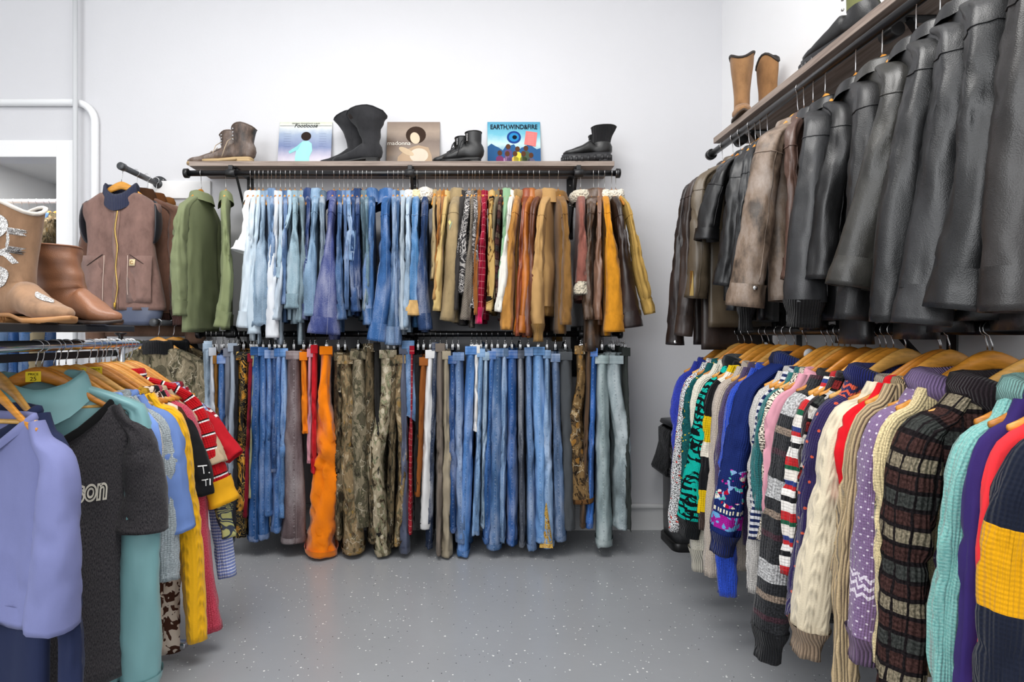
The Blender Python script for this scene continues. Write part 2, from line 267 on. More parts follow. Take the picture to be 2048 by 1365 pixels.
# ---------------------------------------------------------------- object helpers
def thing(name, label, cat, loc=(0, 0, 0), rotz=0, group=None):
    o = bpy.data.objects.new(name, None); C.objects.link(o); o.empty_display_size = .05
    o.location = loc; o.rotation_euler = (0, 0, rotz); o['label'] = label; o['category'] = cat
    if group: o['group'] = group
    return o
def tag(o, label, cat, group=None):
    o['label'] = label; o['category'] = cat
    if group: o['group'] = group
    return o
class MB:
    def __init__(s): s.v = []; s.f = []; s.uv = []; s.mi = []
    def add(s, v, f, uv=None, mi=0):
        k = len(s.v); s.v += [tuple(p) for p in v]; s.f += [tuple(i+k for i in q) for q in f]
        s.uv += list(uv) if uv else [(p[0], p[2]) for p in v]; s.mi += [mi]*len(f)
    def box(s, lo, hi, rot=None, piv=None):
        v = [Vector((x, y, z)) for x in (lo[0], hi[0]) for y in (lo[1], hi[1]) for z in (lo[2], hi[2])]
        if rot is not None: v = [rot @ (p-Vector(piv))+Vector(piv) for p in v]
        s.add(v, [(0, 1, 3, 2), (4, 6, 7, 5), (0, 4, 5, 1), (2, 3, 7, 6), (0, 2, 6, 4), (1, 5, 7, 3)]); return s
    def rings(s, R, uv=None, cap0=False, cap1=False, closed=True):
        m = len(R[0]); v = [p for r in R for p in r]; f = []
        for i in range(len(R)-1):
            for j in range(m if closed else m-1): 
                k = (j+1) % m; f.append((i*m+j, i*m+k, (i+1)*m+k, (i+1)*m+j))
        if cap0: f.append(tuple(range(m))[::-1])
        if cap1: f.append(tuple((len(R)-1)*m+j for j in range(m)))
        s.add(v, f, uv); return s
    def tube(s, pts, r, m=8, cap=True):
        pts = [Vector(p) for p in pts]; R = []; up = Vector((.31, .2, .93)); n = len(pts)
        for i, p in enumerate(pts):
            T = (pts[min(i+1, n-1)]-pts[max(i-1, 0)]).normalized(); e = T.cross(up)
            if e.length < .05: e = T.cross(Vector((1, 0, 0)))
            e.normalize(); q = e.cross(T); rr = r[i] if isinstance(r, (list, tuple)) else r
            R.append([p+rr*(math.cos(2*PI*j/m)*e+math.sin(2*PI*j/m)*q) for j in range(m)])
        return s.rings(R, cap0=cap, cap1=cap)
    def lathe(s, prof, c=(0, 0, 0), m=20, axis='z'):
        R = []
        for r, z in prof:
            ring = []
            for j in range(m):
                a = 2*PI*j/m; x, y = r*math.cos(a), r*math.sin(a)
                p = (x, y, z) if axis == 'z' else ((x, z, y) if axis == 'y' else (z, x, y)); ring.append(Vector(p)+Vector(c))
            R.append(ring)
        return s.rings(R, cap0=True, cap1=True)
    def build(s, name, m, parent=None, smooth=True, bevel=0, loc=None):
        me = bpy.data.meshes.new(name); me.from_pydata(s.v, [], s.f); me.update()
        ul = me.uv_layers.new(name='UVMap'); li = [0]*len(me.loops); me.loops.foreach_get('vertex_index', li)
        ul.data.foreach_set('uv', [c for i in li for c in s.uv[i][:2]])
        for x in (m if isinstance(m, (list, tuple)) else [m]): me.materials.append(mat(x) if isinstance(x, str) else x)
        if any(s.mi): me.polygons.foreach_set('material_index', s.mi)
        me.polygons.foreach_set('use_smooth', [smooth]*len(me.polygons))
        o = bpy.data.objects.new(name, me); C.objects.link(o)
        if parent is not None: o.parent = parent
        if loc is not None: o.location = loc
        if bevel:
            b = o.modifiers.new('bevel', 'BEVEL'); b.width = bevel; b.segments = 2; b.limit_method = 'ANGLE'
        return o
def struct(name, mb, m, **k):
    o = mb.build(name, m, None, k.pop('smooth', False), **k); o['kind'] = 'structure'; return o
def copy_tree(o, parent=None):
    c = o.copy(); C.objects.link(c)
    if parent is not None: c.parent = parent
    for ch in list(o.children): copy_tree(ch, c)
    return c
def text_mesh(body, size, ext=.0004, shear=0, space=1, align='CENTER', bold=0):
    cu = bpy.data.curves.new('lettering', 'FONT'); cu.body = body; cu.size = size; cu.extrude = ext; cu.shear = shear; cu.space_character = space; cu.align_x = align; cu.offset = bold
    o = bpy.data.objects.new('lettering', cu); C.objects.link(o); dg = bpy.context.evaluated_depsgraph_get(); dg.update()
    me = bpy.data.meshes.new_from_object(o.evaluated_get(dg)); bpy.data.objects.remove(o); return me
def lettering(body, size, M, m, parent, **k):
    me = text_mesh(body, size, **k); me.transform(M); me.materials.clear(); me.materials.append(mat(m))
    o = bpy.data.objects.new('lettering', me); C.objects.link(o); o.parent = parent; return o
ORD = ['first', 'second', 'third', 'fourth', 'fifth', 'sixth', 'seventh', 'eighth', 'ninth', 'tenth', 'eleventh', 'twelfth', 'thirteenth', 'fourteenth']
# ---------------------------------------------------------------- garments
def N3(x, y, z): return noise.noise(Vector((x, y, z)))
def crease(x, y, z): return max(0, 1-4.5*abs(N3(x, y, z)))
def spow(c, e): return math.copysign(abs(c)**e, c)
def loft_rows(rows, M, seed, fold, nd=0, front=-1, zsh=0, fray=0, cap=False, inner=True):
    """closed cloth body from (z, half width, half thickness) rows; nd lowers the front of the first rows for a neckline"""
    R, U = [], []; z0 = rows[0][0]; n = len(rows)
    zz = [r[0] for r in rows]; L = max(.01, z0-rows[-1][0])
    for i, (z, w, t) in enumerate(rows):
        ring = []; k = fold*sm((zsh-z)/.45+.1)
        for j in range(M):
            a = 2*PI*j/M; c, s = math.cos(a), math.sin(a); x = w*spow(c, .8); y = t*spow(s, .75)
            wave = N3(x*9+seed, seed*1.7, z*1.6)*1.5+N3(x*19+seed, 3+seed, z*2.5)*.6
            edge = 1-abs(c)**6
            y += k*wave*(.4+.6*edge)+k*.55*N3(x*15, seed+s*2.2, z*5); x += k*.5*N3(seed*3, z*4, c*2)
            y -= math.copysign(1, s)*k*edge*(crease(x*13+seed+z*2.5*math.sin(seed), s*.4+seed, z*1.3)*.9+.5*crease(x*7, seed*2+s, z*9))
            dz = 0
            if nd and s*front > 0 and abs(x) < rows[0][1]: dz = min(0, z0-nd*(1-(x/rows[0][1])**2)-.004*i-z)
            if fray and i == n-1: dz += fray*(random.random()-.5)
            ring.append(Vector((x, y, z+dz)))
            U.append((x+(.0 if s >= 0 else .0), z0-z))
        R.append(ring)
    if inner:
        R.append([Vector((p.x*.93, p.y*.8, p.z+.004)) for p in R[-1]]); U += [(p.x, z0-p.z) for p in R[-1]]
        R.append([Vector((p.x*.9, p.y*.7, p.z+.05)) for p in R[-2]]); U += [(p.x, z0-p.z) for p in R[-1]]
    mb = MB(); mb.rings(R, U, cap0=cap); return mb
def body_rows(hw, z0, zsh, zh, th, hemw, nw=.075, arm=.045, puff=0):
    rows = []
    for i in range(6):
        s = i/5; rows.append((lerp(z0, zsh, .5*s**1.25+.5*sm(s)), lerp(nw, hw-.018, s), lerp(max(th, .028), th*.85, s)))
    rows.append((zsh-.03, hw-.012, th*.9)); za = zsh-.2
    rows.append((zsh-.1, hw-arm*.8, th)); rows.append((za, hw-arm, th)); n = 18
    for i in range(1, n+1):
        s = i/n; z = lerp(za, zh, s); pf = puff*math.sin(min(1, s*1.1)*PI)**2 if puff else 0
        rows.append((z, lerp(hw-arm, hemw, sm(s))+pf, th*lerp(1, 1.15, s)+pf*.5))
    return rows
def limb(path, A, B, n, M, seed, wr, s0=0, s1=1, v0=0, elbow=.45, close=True, fray=0, dents=0):
    """sleeve or trouser leg: path of local points; A radii across the thickness, B radii across the width"""
    pts = spline(path, 61); d = [0]
    for p, q in zip(pts, pts[1:]): d.append(d[-1]+(q-p).length)
    R, U = [], []; et = Vector((0, 1, 0)); Ls = d[-1]; j = 0
    for i in range(n):
        s = lerp(s0, s1, i/(n-1)); v = s*Ls
        while j < 59 and d[j+1] < v: j += 1
        while j > 0 and d[j] > v: j -= 1
        c = pts[j].lerp(pts[j+1], (v-d[j])/max(1e-6, d[j+1]-d[j]))
        T = (pts[min(j+2, 60)]-pts[max(j-1, 0)]).normalized(); ew = T.cross(et).normalized(); e2 = ew.cross(T).normalized()
        a, b = interp(A, s), interp(B, s); ring = []; g = math.exp(-((s-elbow)/.16)**2); ge = math.exp(-((s-.9)/.1)**2)
        fa = min(1, i/3)*min(1, s*5)
        for k in range(M):
            th = -PI+2*PI*k/M; cw, ct = math.cos(th), math.sin(th)
            k1 = N3(cw*1.5+seed, ct*1.5, v*2.6)*1.1+N3(cw*3.2, ct*3.2+seed, v*5)*.45+N3(ct*1.2+seed, cw*1.2, v*16+ct*2)*(.7*g+.55*ge+.22)
            k2 = crease(th*.8+seed+v*1.5*math.sin(seed), seed*1.3, v*2.2)*.8+crease(cw*1.3+v*4, seed+ct*1.5, v*11)*(.75*g+.6*ge+.2)
            r = 1+wr*(k1-k2*1.1)*fa/max(.021, min(a, b))
            r = max(.5, min(1.5, r))
            p = c+ew*(b*spow(cw, .85)*r)+e2*(a*spow(ct, .85)*r)
            if fray and i == n-1: p = p+T*fray*(random.random()-.4)
            ring.append(p); U.append((th*(a+b)/2, v+v0))
        R.append(ring)
    if close:
        c = sum(R[-1], Vector())/M
        R.append([c+(p-c)*.86 for p in R[-1]]); U += U[-M:]
        R.append([c+(p-c)*.75-T*.05 for p in R[-2]]); U += U[-M:]
    mb = MB(); mb.rings(R, U); return mb, v
def collar_mesh(kind, nw, nt, z0, front, nd, seed, big=1):
    M = 26; R, U = [], []
    prof = {'shirt': [(-.002, -.02), (.0, .014), (.003, .03), (.008, .034), (.013, .026), (.019, .002), (.024, -.018)],
            'wide': [(-.002, -.02), (.0, .02), (.005, .042), (.012, .046), (.02, .032), (.03, -.004), (.038, -.035)],
            'stand': [(.006, -.03), (.006, .0), (.003, .03), (-.003, .042), (-.01, .03), (-.012, 0)],
            'crew': [(.006, -.012), (.009, .0), (.004, .012), (-.004, .013), (-.009, .003), (-.008, -.012)],
            'rolled': [(.01, -.025), (.026, -.012), (.03, .012), (.02, .034), (.002, .04), (-.012, .024), (-.012, -.01)]}[kind]
    for dr, dz in prof:
        ring = []
        for j in range(M):
            a = 2*PI*j/M; c, s = math.cos(a), math.sin(a); fr = max(0, s*front)
            d = dr*big; zz = z0+dz*big-nd*fr**2
            if kind in ('shirt', 'wide') and dz < .01 and dr > .01: zz -= .03*fr**3
            b = 1+(.35*N3(c*3+seed, s*3, dz*40+seed) if kind == 'rolled' else .12*N3(c*2+seed, s*2, dz*20))
            p = Vector(((nw+d*b)*c, (nt+d*min(1, nt/.03)*b)*spow(s, .9), zz+.006*N3(c*2, s*2, seed)))
            ring.append(p); U.append((a*nw, dz+.1))
        R.append(ring)
    mb = MB(); mb.rings(R, U); return mb
def near_angle(P, base, hw, px):
    best = None
    for i in range(-160, 161):
        a = base+math.radians(i*.5); x = P[0]+hw*math.cos(a); y = P[1]+hw*math.sin(a); q = CX+F*x/y
        e = abs(q-px)+abs(i)*.03
        if best is None or e < best[0]: best = (e, a)
    return best[1]
def end_point(P, a, hw, d, px, lim=.3):
    x, y = P[0]+hw*math.cos(a), P[1]+hw*math.sin(a); k = (px-CX)/F; den = d[0]-k*d[1]
    s = (k*y-x)/den; s = max(-lim, min(lim, s)); return x+s*d[0], y+s*d[1]
_seed = [0.37]
def rnd(): _seed[0] += 1.618; return _seed[0]
CATS = dict(jacket='jacket', shirt='shirt', coat='coat', vest='vest', sweater='sweater', cardigan='cardigan', blouse='blouse', tee='T-shirt', polo='polo shirt', dress='dress')
def garment(name, label, cat, P, a, near_end, widths, body, collar='shirt', cuff=None, hem=None, mats=None, front=-1, group=None, wr=.0075, fold=.008, bow=0, elbow=.45, amax=.2, bflat=None, fray=0, short=False, taper=1, seam=False, hw=.215, hk=.086, drop=.1, nd=0, big=1, sleeves=True, M=36):
    """one garment on its hanger. near_end: world xyz of the near cuff; widths: visible sleeve width in metres at top and bottom"""
    t = thing(name, label, cat, P, a, group); sd = rnd(); m = mats['body']; ms = mats.get('sleeve', m)
    nw_ = body.get('nw', .075); z0 = -hk-.13*(.5*(nw_/.2)**1.25+.5*sm(nw_/.2))+.008 if nw_ > .1 else -hk-.062; zsh = min(-hk-.116, z0-.062); zh = body['zh']-P[2]; th = body['th']; hemw = body.get('hemw', hw-.05)
    ca, sa = math.cos(a), math.sin(a)
    hb = .05 if hem else 0
    rows = body_rows(hw, z0, zsh, zh+hb, th, hemw, body.get('nw', .075), body.get('arm', .045), body.get('puff', 0))
    mb = loft_rows(rows, M, sd, fold, nd, front, zsh, fray, inner=not hem); bodyo = mb.build('body', m, t)
    if hem:
        w_, t_ = rows[-1][1], rows[-1][2]; q = .93 if hem == 'rib' else 1.0
        hr = [(zh+.055, w_*q, t_), (zh+.045, w_*q+.001, t_*q+.002), (zh+.02, w_*q, t_*q+.002), (zh, w_*q-.002, t_*q)]
        loft_rows(hr, M, sd, fold*.8, 0, front, zsh, fray).build('hem_band', mats.get('hem', m), t)
    if collar:
        ck = collar; nt = max(.02, th*1.15) if not body.get('nt') else body['nt']
        collar_mesh(ck, body.get('nw', .075)+.002, nt, z0, front, nd, sd, big).build('collar', mats.get('collar', m), t)
    if sleeves:
        d = Vector(near_end)-Vector(P); E = Vector((d.x*ca+d.y*sa, -d.x*sa+d.y*ca, d.z)); W0, W1 = widths
        for side in (1, -1):
            if side == 1: e = E
            else: e = Vector((max(hw-.03, min(hw+.05, E.x)), max(-.05, min(.05, -E.y*.4)), E.z+.01*math.sin(sd)))
            S1 = Vector((hw-.004, 0, zsh-.05)); L = (e-S1).length
            bt = (bow or .012*math.sin(sd*5))*(1 if side == 1 else .3); nwx = body.get('nw', .075)
            path = [Vector((nwx+.012, 0, z0-.008)), Vector((hw-.05, 0, zsh+.004)), S1, S1.lerp(e, .3)+Vector((.006, bt*.7, 0)), S1.lerp(e, .62)+Vector((.004+.008*math.sin(sd*2), bt, 0)), e]
            fs = (hw-nwx+.01)/(hw-nwx+.01+L)
            a0, a1 = min(W0/2, amax), min(W1/2, amax)
            if side == -1: a0, a1 = min(a0, th*1.1, .045), min(a1, th*1.3, .045)
            B0 = bflat or (.066, .05)
            A = [(0, th*.75), (fs*.8, lerp(th*.8, a0*taper, .5)), (min(.8, fs*1.7), a0*taper), (.62 if not short else .95, lerp(a0, a1, .35)), (1, a1)]
            B = [(0, .012), (fs*.75, .022), (fs*1.15, B0[0]*.75), (min(.9, fs*1.9), B0[0]), (1, B0[1])]
            if short: B[-1] = (1, B0[1]*1.1)
            if side == -1: 
                path = [Vector((-p.x, p.y, p.z)) for p in path]
            M2, n2 = (22, 40) if side == 1 else (10, 14)
            sc = .9 if cuff else 1
            if short and cuff: sc = .85
            sl, v = limb(path, A, B, n2, M2, sd+side, wr, 0, sc, elbow=elbow, close=not cuff, fray=fray if side == 1 else 0)
            so = sl.build('sleeve', ms, t)
            if seam and side == 1:
                nr = n2 if not cuff else n2; VV = sl.v; ring = lambda i: [Vector(VV[i*M2+q]) for q in range(M2)]
                i0 = min(n2-3, max(3, int(fs*1.25/sc*n2))); R0 = ring(i0); c0 = sum(R0, Vector())/M2; sb = MB(); sb.tube([p+(p-c0).normalized()*.0008 for p in R0+R0[:2]], .0019, 5)
                k0 = M2//2+(M2//5)*(-1 if front < 0 else 1); sb.build('shoulder_seam', mats.get('seam', ms), so)
                sb = MB(); sb.tube([Vector(VV[i*M2+k0])+(Vector(VV[i*M2+k0])-sum(ring(i), Vector())/M2).normalized()*.0006 for i in range(i0, n2-1)], .0015, 5); sb.build('sleeve_seam', mats.get('seam', ms), so)
            if cuff:
                k = dict(shirt=1.06, rib=.74, roll=1.2, tab=1.1).get(cuff, 1.05)
                A2 = [(s, r*(k if s > sc+.015 else 1.02)) for s, r in [(q/20, interp(A, q/20)) for q in range(21)]]; B2 = [(s, r*(k if s > sc+.015 else 1.02)) for s, r in [(q/20, interp(B, q/20)) for q in range(21)]]
                cf, _ = limb(path, A2, B2, 7 if side == 1 else 4, M2, sd+side, wr*.8, sc-.01, 1, elbow=elbow)
                cf.build('cuff', mats.get('cuff', ms), so)
    return t, bodyo, zsh, rows
WOODS = ['wood:cf8a30', 'wood:d9983f', 'wood:bf7a2a', 'wood:d6a052', 'wood:a8662e']
# hangers: one of each kind, copied for every garment
RAIL_R = .0165
def hanger_proto(hk, dowel, half=.183, lag=0):
    t = thing('clothes_hanger', '', 'hanger'); R = []; n = 25
    for i in range(n):
        x = lerp(-half, half, i/(n-1)); s = abs(x)/.2; z = -hk-.012-.13*(.5*s**1.25+.5*sm(s)); h = lerp(.044, .02, sm(s*1.2)); q = .009-.003*s
        if i in (0, n-1): h *= .6; q *= .6
        y = -.012*s*s
        R.append([Vector((x, y+q*math.cos(2*PI*j/10), z-h/2+.012+h/2*spow(math.sin(2*PI*j/10), .8))) for j in range(10)])
    MB().rings(R, cap0=True, cap1=True).build('shoulder_bar', WOODS[0], t)
    r = RAIL_R+.0017; pts = [Vector((0, 0, -hk)), Vector((0, 0, -hk+.012)), Vector((.004, 0, -hk+.024))]
    a0 = -70
    for i in range(15):
        an = math.radians(a0+i*(250/14)); pts.append(Vector((r*math.cos(an), 0, r*math.sin(an))))
    MB().tube(pts, .0017, 6).build('hook', 'met:c8c8c8:.25', t)
    if dowel: MB().tube([(-half+.02, 0, -hk-.125), (0, 0, -hk-.127), (half-.02, 0, -hk-.125)], .006, 8).build('trouser_bar', 'wood:dfae60', t)
    return t
def clip_proto():
    t = thing('clip_hanger', '', 'hanger'); r = RAIL_R+.0015
    pts = [Vector((0, 0, -.045)), Vector((0, 0, -.034))]+[Vector((r*math.cos(math.radians(-70+i*18)), 0, r*math.sin(math.radians(-70+i*18)))) for i in range(15)]
    MB().tube(pts, .0016, 6).build('hook', 'met:d0d0d0:.22', t)
    MB().tube([(-.16, 0, -.05), (-.02, 0, -.046), (.02, 0, -.046), (.16, 0, -.05)], .0022, 6).build('bar', 'met:d0d0d0:.22', t)
    for x in (-.145, -.06, .06, .145):
        b = MB(); b.box((x-.011, -.005, -.085), (x+.011, -.0015, -.055)); b.box((x-.011, .0015, -.085), (x+.011, .005, -.055)); b.tube([(x, 0, -.058), (x, 0, -.044), (x-.004, 0, -.036), (x+.004, 0, -.036)], .0018, 5)
        b.build('clip', 'met:c8c8c8:.25', t, bevel=.001)
    return t
_H = {}
def hanger(kind, P, a, label, group, wood=0, up=True, price=None):
    """kind: (hook length, has trouser bar) or 'clip'"""
    if kind not in _H:
        pr0 = clip_proto() if kind == 'clip' else hanger_proto(*kind)
        _H[kind] = [pr0, False, next(c.data for c in pr0.children if c.name.startswith(('shoulder_bar', 'bar')))]
    pr, used, base = _H[kind]
    o = pr if not used else copy_tree(pr); _H[kind][1] = True
    o.location = P; o.rotation_euler = (0, 0, a); o['label'] = label; o['group'] = group
    if kind != 'clip':
        for ch in o.children:
            if ch.name.startswith('shoulder_bar'):
                ch.data = _woodmesh(kind, base, wood)
    return o
_W = {}
def _woodmesh(kind, me, k):
    if k == 0: return me
    if (kind, k) not in _W:
        c = me.copy(); c.materials.clear(); c.materials.append(mat(WOODS[k])); _W[(kind, k)] = c
    return _W[(kind, k)]
def trousers(name, label, P, a, end, widths, zh, mats, group=None, cat='trousers', wr=.007, bow=0, hw=.185, ztop=-.07, crop=1, fray=0, flare=None, pocket=False, loops=True, knee=.5, bw=(.098, .085), M=16, thick=.9):
    t = thing(name, label, cat, P, a, group); sd = rnd(); m = mats['body']; ca, sa = math.cos(a), math.sin(a)
    d = Vector(end)-Vector(P); E = Vector((d.x*ca+d.y*sa, -d.x*sa+d.y*ca, zh-P[2])); W0, W1 = widths; a0 = W0/2
    # waistband
    ztop += .02*math.sin(sd*11)-.008
    rows = [(ztop, hw-.012, a0*.5), (ztop-.004, hw-.01, a0*.55), (ztop-.036, hw-.002, a0*.8), (ztop-.042, hw-.001, a0*.82)]
    wbm = loft_rows(rows, 32, sd, .010, 0, -1, .3, 0, inner=False); tilt = .14*math.sin(sd*7); wbm.v = [(x, y, z+tilt*x) for x, y, z in wbm.v]
    wb = wbm.build('waistband', mats.get('waist', m), t)
    if loops:
        for x in (hw*.98, hw*.45):
            b = MB(); b.box((x-.004, -a0*.95-.003, ztop-.046+tilt*x), (x+.004, a0*.95+.003, ztop-.002+tilt*x))
            b.build('belt_loop', m, wb, bevel=.0015)
    x0 = hw-bw[0]
    for side in (1, -1):
        e = Vector((E.x-bw[1]*.0-.0, E.y, E.z)) if side == 1 else Vector((-(hw-bw[1])+.01, E.y*.5, E.z+.015*math.sin(sd*3)))
        S = Vector((x0*side, 0, ztop-.036+tilt*x0*side)); bt = bow*(1 if side == 1 else .4)
        path = [S, S.lerp(e, .22), S.lerp(e, .5)+Vector((0, bt, 0)), S.lerp(e, .75)+Vector((0, bt*.6, 0)), e]
        k = 1 if side == 1 else thick*.8
        A = [(0, a0*.92*k), (.15, a0*k), (.5, lerp(a0, W1/2, .45)*k), (1, W1/2*k)]; B = [(0, bw[0]), (.2, bw[0]), (1, bw[1])]
        if flare: A = [(0, a0*.85*k), (.12, a0*k), (.45, flare/2*k), (1, W1/2*k)]
        lg, v = limb(path, A, B, 44 if side == 1 else 16, 22 if side == 1 else 10, sd+side, wr, 0, .985, elbow=knee, close=False)
        lo = lg.build('leg', m, t)
        hm, _ = limb(path, [(q, r*1.03) for q, r in A], [(q, r*1.02) for q, r in B], 4, 22 if side == 1 else 10, sd+side, wr, .968, 1, elbow=knee, fray=fray)
        hm.build('hem', mats.get('hem', m), lo)
    if pocket:
        pass
    return t, E
# ---------------------------------------------------------------- the room
WY, WX, CEIL = 3.30, 1.512, 3.75            # back wall, side wall, ceiling
DX0, DX1, DZ = -3.05, -2.46, 2.235          # doorway to the next room
b = MB(); T = .12
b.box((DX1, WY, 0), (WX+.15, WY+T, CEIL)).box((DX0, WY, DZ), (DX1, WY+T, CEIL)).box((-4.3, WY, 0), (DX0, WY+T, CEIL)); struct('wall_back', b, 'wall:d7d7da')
b = MB(); b.box((WX, -2.6, 0), (WX+.15, WY+.0, CEIL)); struct('wall_right', b, 'wall:efeff0')
b = MB(); b.box((-4.3, -2.6, 0), (-4.15, WY, CEIL)); struct('wall_left', b, 'wall:efeff0')
b = MB(); b.box((-4.3, -2.6, -.1), (WX+.15, 6.2, 0)); struct('floor', b, 'floor')
b = MB(); b.box((-4.3, -2.6, CEIL), (WX+.15, WY+T, CEIL+.1)); struct('ceiling', b, 'wall:f2f2f2')
b = MB(); b.box((-4.3, 5.6, 0), (-1.3, 5.72, 3.2)).box((-1.42, WY+T, 0), (-1.3, 5.6, 3.2)).box((-4.3, WY+T, 0), (-4.18, 5.6, 3.2)); struct('wall_next_room', b, 'wall:dcdcdc')
b = MB(); b.box((-4.3, WY+T, 2.68), (-1.3, 5.72, 2.78)); struct('ceiling_next_room', b, 'wall:d4d4d4')
b = MB(); b.box((-4.18, 5.56, 2.60), (-1.42, 5.6, 2.64)).box((-4.18, 5.57, 2.5), (-1.42, 5.6, 2.52)); struct('trim_next_room', b, 'wall:c9cacc')
# door casing and wall trims
b = MB(); b.box((DX1-.015, WY-.012, 0), (DX1+.10, WY-.0, DZ+.1)).box((DX0-.1, WY-.012, DZ), (DX1-.015, WY, DZ+.1)); b.box((DX1-.02, WY-.004, 0), (DX1, WY+T, DZ)); struct('trim_doorway', b, 'wall:f4f4f4', bevel=.003)
b = MB(); b.box((-1.92, WY-.018, 1.985), (-1.55, WY, 2.09)); struct('trim_wall_board', b, 'wall:f3f3f3', bevel=.003)
b = MB(); b.box((-2.3, WY-.014, 0), (WX, WY, .135)); b.tube([(-2.3, WY-.016, .145), (WX, WY-.016, .145)], .016, 10); struct('baseboard_back', b, 'wall:dcdcdc', bevel=.002)
b = MB(); b.box((WX-.014, -2.6, 0), (WX, WY-.015, .135)); struct('baseboard_right', b, 'wall:e2e2e2', bevel=.003)
def pipe(name, pts, r, label):
    o = MB().tube(pts, r, 12).build(name, 'wall:eff0f1'); tag(o, label, 'pipe'); return o
# conduits painted white on the back wall
zc = zat(204, WY-.03); xb = at(188, 0, WY-.03).x
pts = [(-4.1, WY-.022, zc), (xb-.12, WY-.022, zc)]+[(xb-.12+.12*math.sin(i*PI/16), WY-.022, zc-.12+.12*math.cos(i*PI/16)) for i in range(1, 9)]+[(xb, WY-.022, 1.0), (xb, WY-.022, .14)]
t = thing('wall_conduit', 'white painted conduit bending down the wall beside the doorway', 'pipe', (0, 0, 0)); MB().tube(pts, .021, 12).build('tube', 'wall:eeeff0', t)
for q in (1.95, 1.2): MB().box((xb-.026, WY-.046, q-.012), (xb+.026, WY, q+.012)).build('strap', 'wall:e4e5e6', t, bevel=.002)
xv = at(151, 0, WY-.06).x
t = thing('riser_pipe', 'thin upright white riser pipe from floor to ceiling at the doorway corner', 'pipe', (xv, WY-.062, 0)); MB().tube([(0, 0, .0), (0, 0, CEIL)], .013, 10).build('tube', 'wall:cfd1d3', t)
MB().box((-.02, -.016, .3), (.02, .062, .33)).build('strap', 'wall:d8dadb', t)
# ---------------------------------------------------------------- back wall rack
RY, RZ, LZ = 3.03, 2.06, 1.175
X0, X1 = at(373, 0, RY).x, at(1236, 0, RY).x
def shelf(name, lo, hi, axis, label):
    b = MB(); b.box(lo, hi); t = b.build(name, 'shelfwood:'+axis, None, False, bevel=.002); tag(t, label, 'shelf'); return t
SZ = 2.105
shelf('wall_shelf', (X0+.005, 3.045, SZ), (.80, WY-.002, SZ+.028), 'x', 'long grey wood shelf on the back wall carrying records and boots')
def rail(name, p, q, label, collars=()):
    d = (Vector(q)-Vector(p)).normalized(); t = thing(name, label, 'clothes rail', p); L = (Vector(q)-Vector(p)).length
    MB().tube([(0, 0, 0), tuple(d*L)], RAIL_R-.0005, 16).build('tube', 'pls:121214:.28', t)
    for s in (0, L): MB().tube([tuple(d*(s-.012)), tuple(d*(s-.01)), tuple(d*(s+.01)), tuple(d*(s+.012))], [.021, .026, .026, .021], 16).build('end_cap', 'pls:161618:.3', t)
    return t
rail('clothes_rail', (X0, RY, RZ), (X1, RY, RZ), 'black pipe rail under the back shelf hung with denim and tan jackets')
rail('clothes_rail', (at(398, 0, RY).x, RY, LZ), (at(1240, 0, RY).x, RY, LZ), 'lower black pipe rail on the back wall hung with trousers')
def bracket(p, nrm, zr, shelf_z, label, drop=.36):
    """p: point on the wall at rail height; nrm: unit vector into the room; one metal L bracket with a brace and a rail ring"""
    t = thing('shelf_bracket', label, 'bracket', (p[0], p[1], 0)); t.rotation_euler = (0, 0, math.atan2(nrm[1], nrm[0])+PI/2)   # local -y points into the room
    D = .27; m = 'pls:17181a:.42'; zt = shelf_z
    MB().box((-.019, -.006, zt-drop), (.019, 0, zt)).build('wall_leg', m, t, False, bevel=.002)
    MB().box((-.017, -D+.02, zt-.006), (.017, 0, zt)).build('shelf_leg', m, t, False, bevel=.002)
    a, c = Vector((0, -.004, zt-drop+.04)), Vector((0, -D+.05, zt-.006)); MB().tube([a, c], .0095, 4).build('brace', m, t, False)
    MB().tube([(-.026, -D, zr), (-.024, -D, zr), (.024, -D, zr), (.026, -D, zr)], [.017, .0225, .0225, .017], 16).build('rail_ring', m, t)
    MB().box((-.012, -D-.01, zr+.015), (.012, -D+.012, zt-.001)).build('hanger_leg', m, t, False, bevel=.002)
    b = MB()
    for z in (.04, .16, drop-.05): b.lathe([(.006, -.0105), (.006, -.006)], (0, 0, zt-z), 10, 'y')
    b.build('screw', 'met:bfbfbf:.3', t)
for i, (px, nm) in enumerate(((462, 'above the white short-sleeved shirt'), (820, 'above the cream-collared denim jackets'), (1157, 'beside the sheepskin vest'))):
    bracket((at(px, 0, RY).x, WY-.001), (0, -1), RZ, SZ-.001, 'black metal bracket of the back shelf, '+nm)
for px, nm in ((462, 'near the pale grey trousers'), (820, 'near the frayed denim shorts'), (1166, 'near the bark-print trousers')):
    bracket((at(px, 0, RY).x, WY-.001), (0, -1), LZ, LZ+.045, 'black metal bracket of the lower back rail, '+nm, .3)
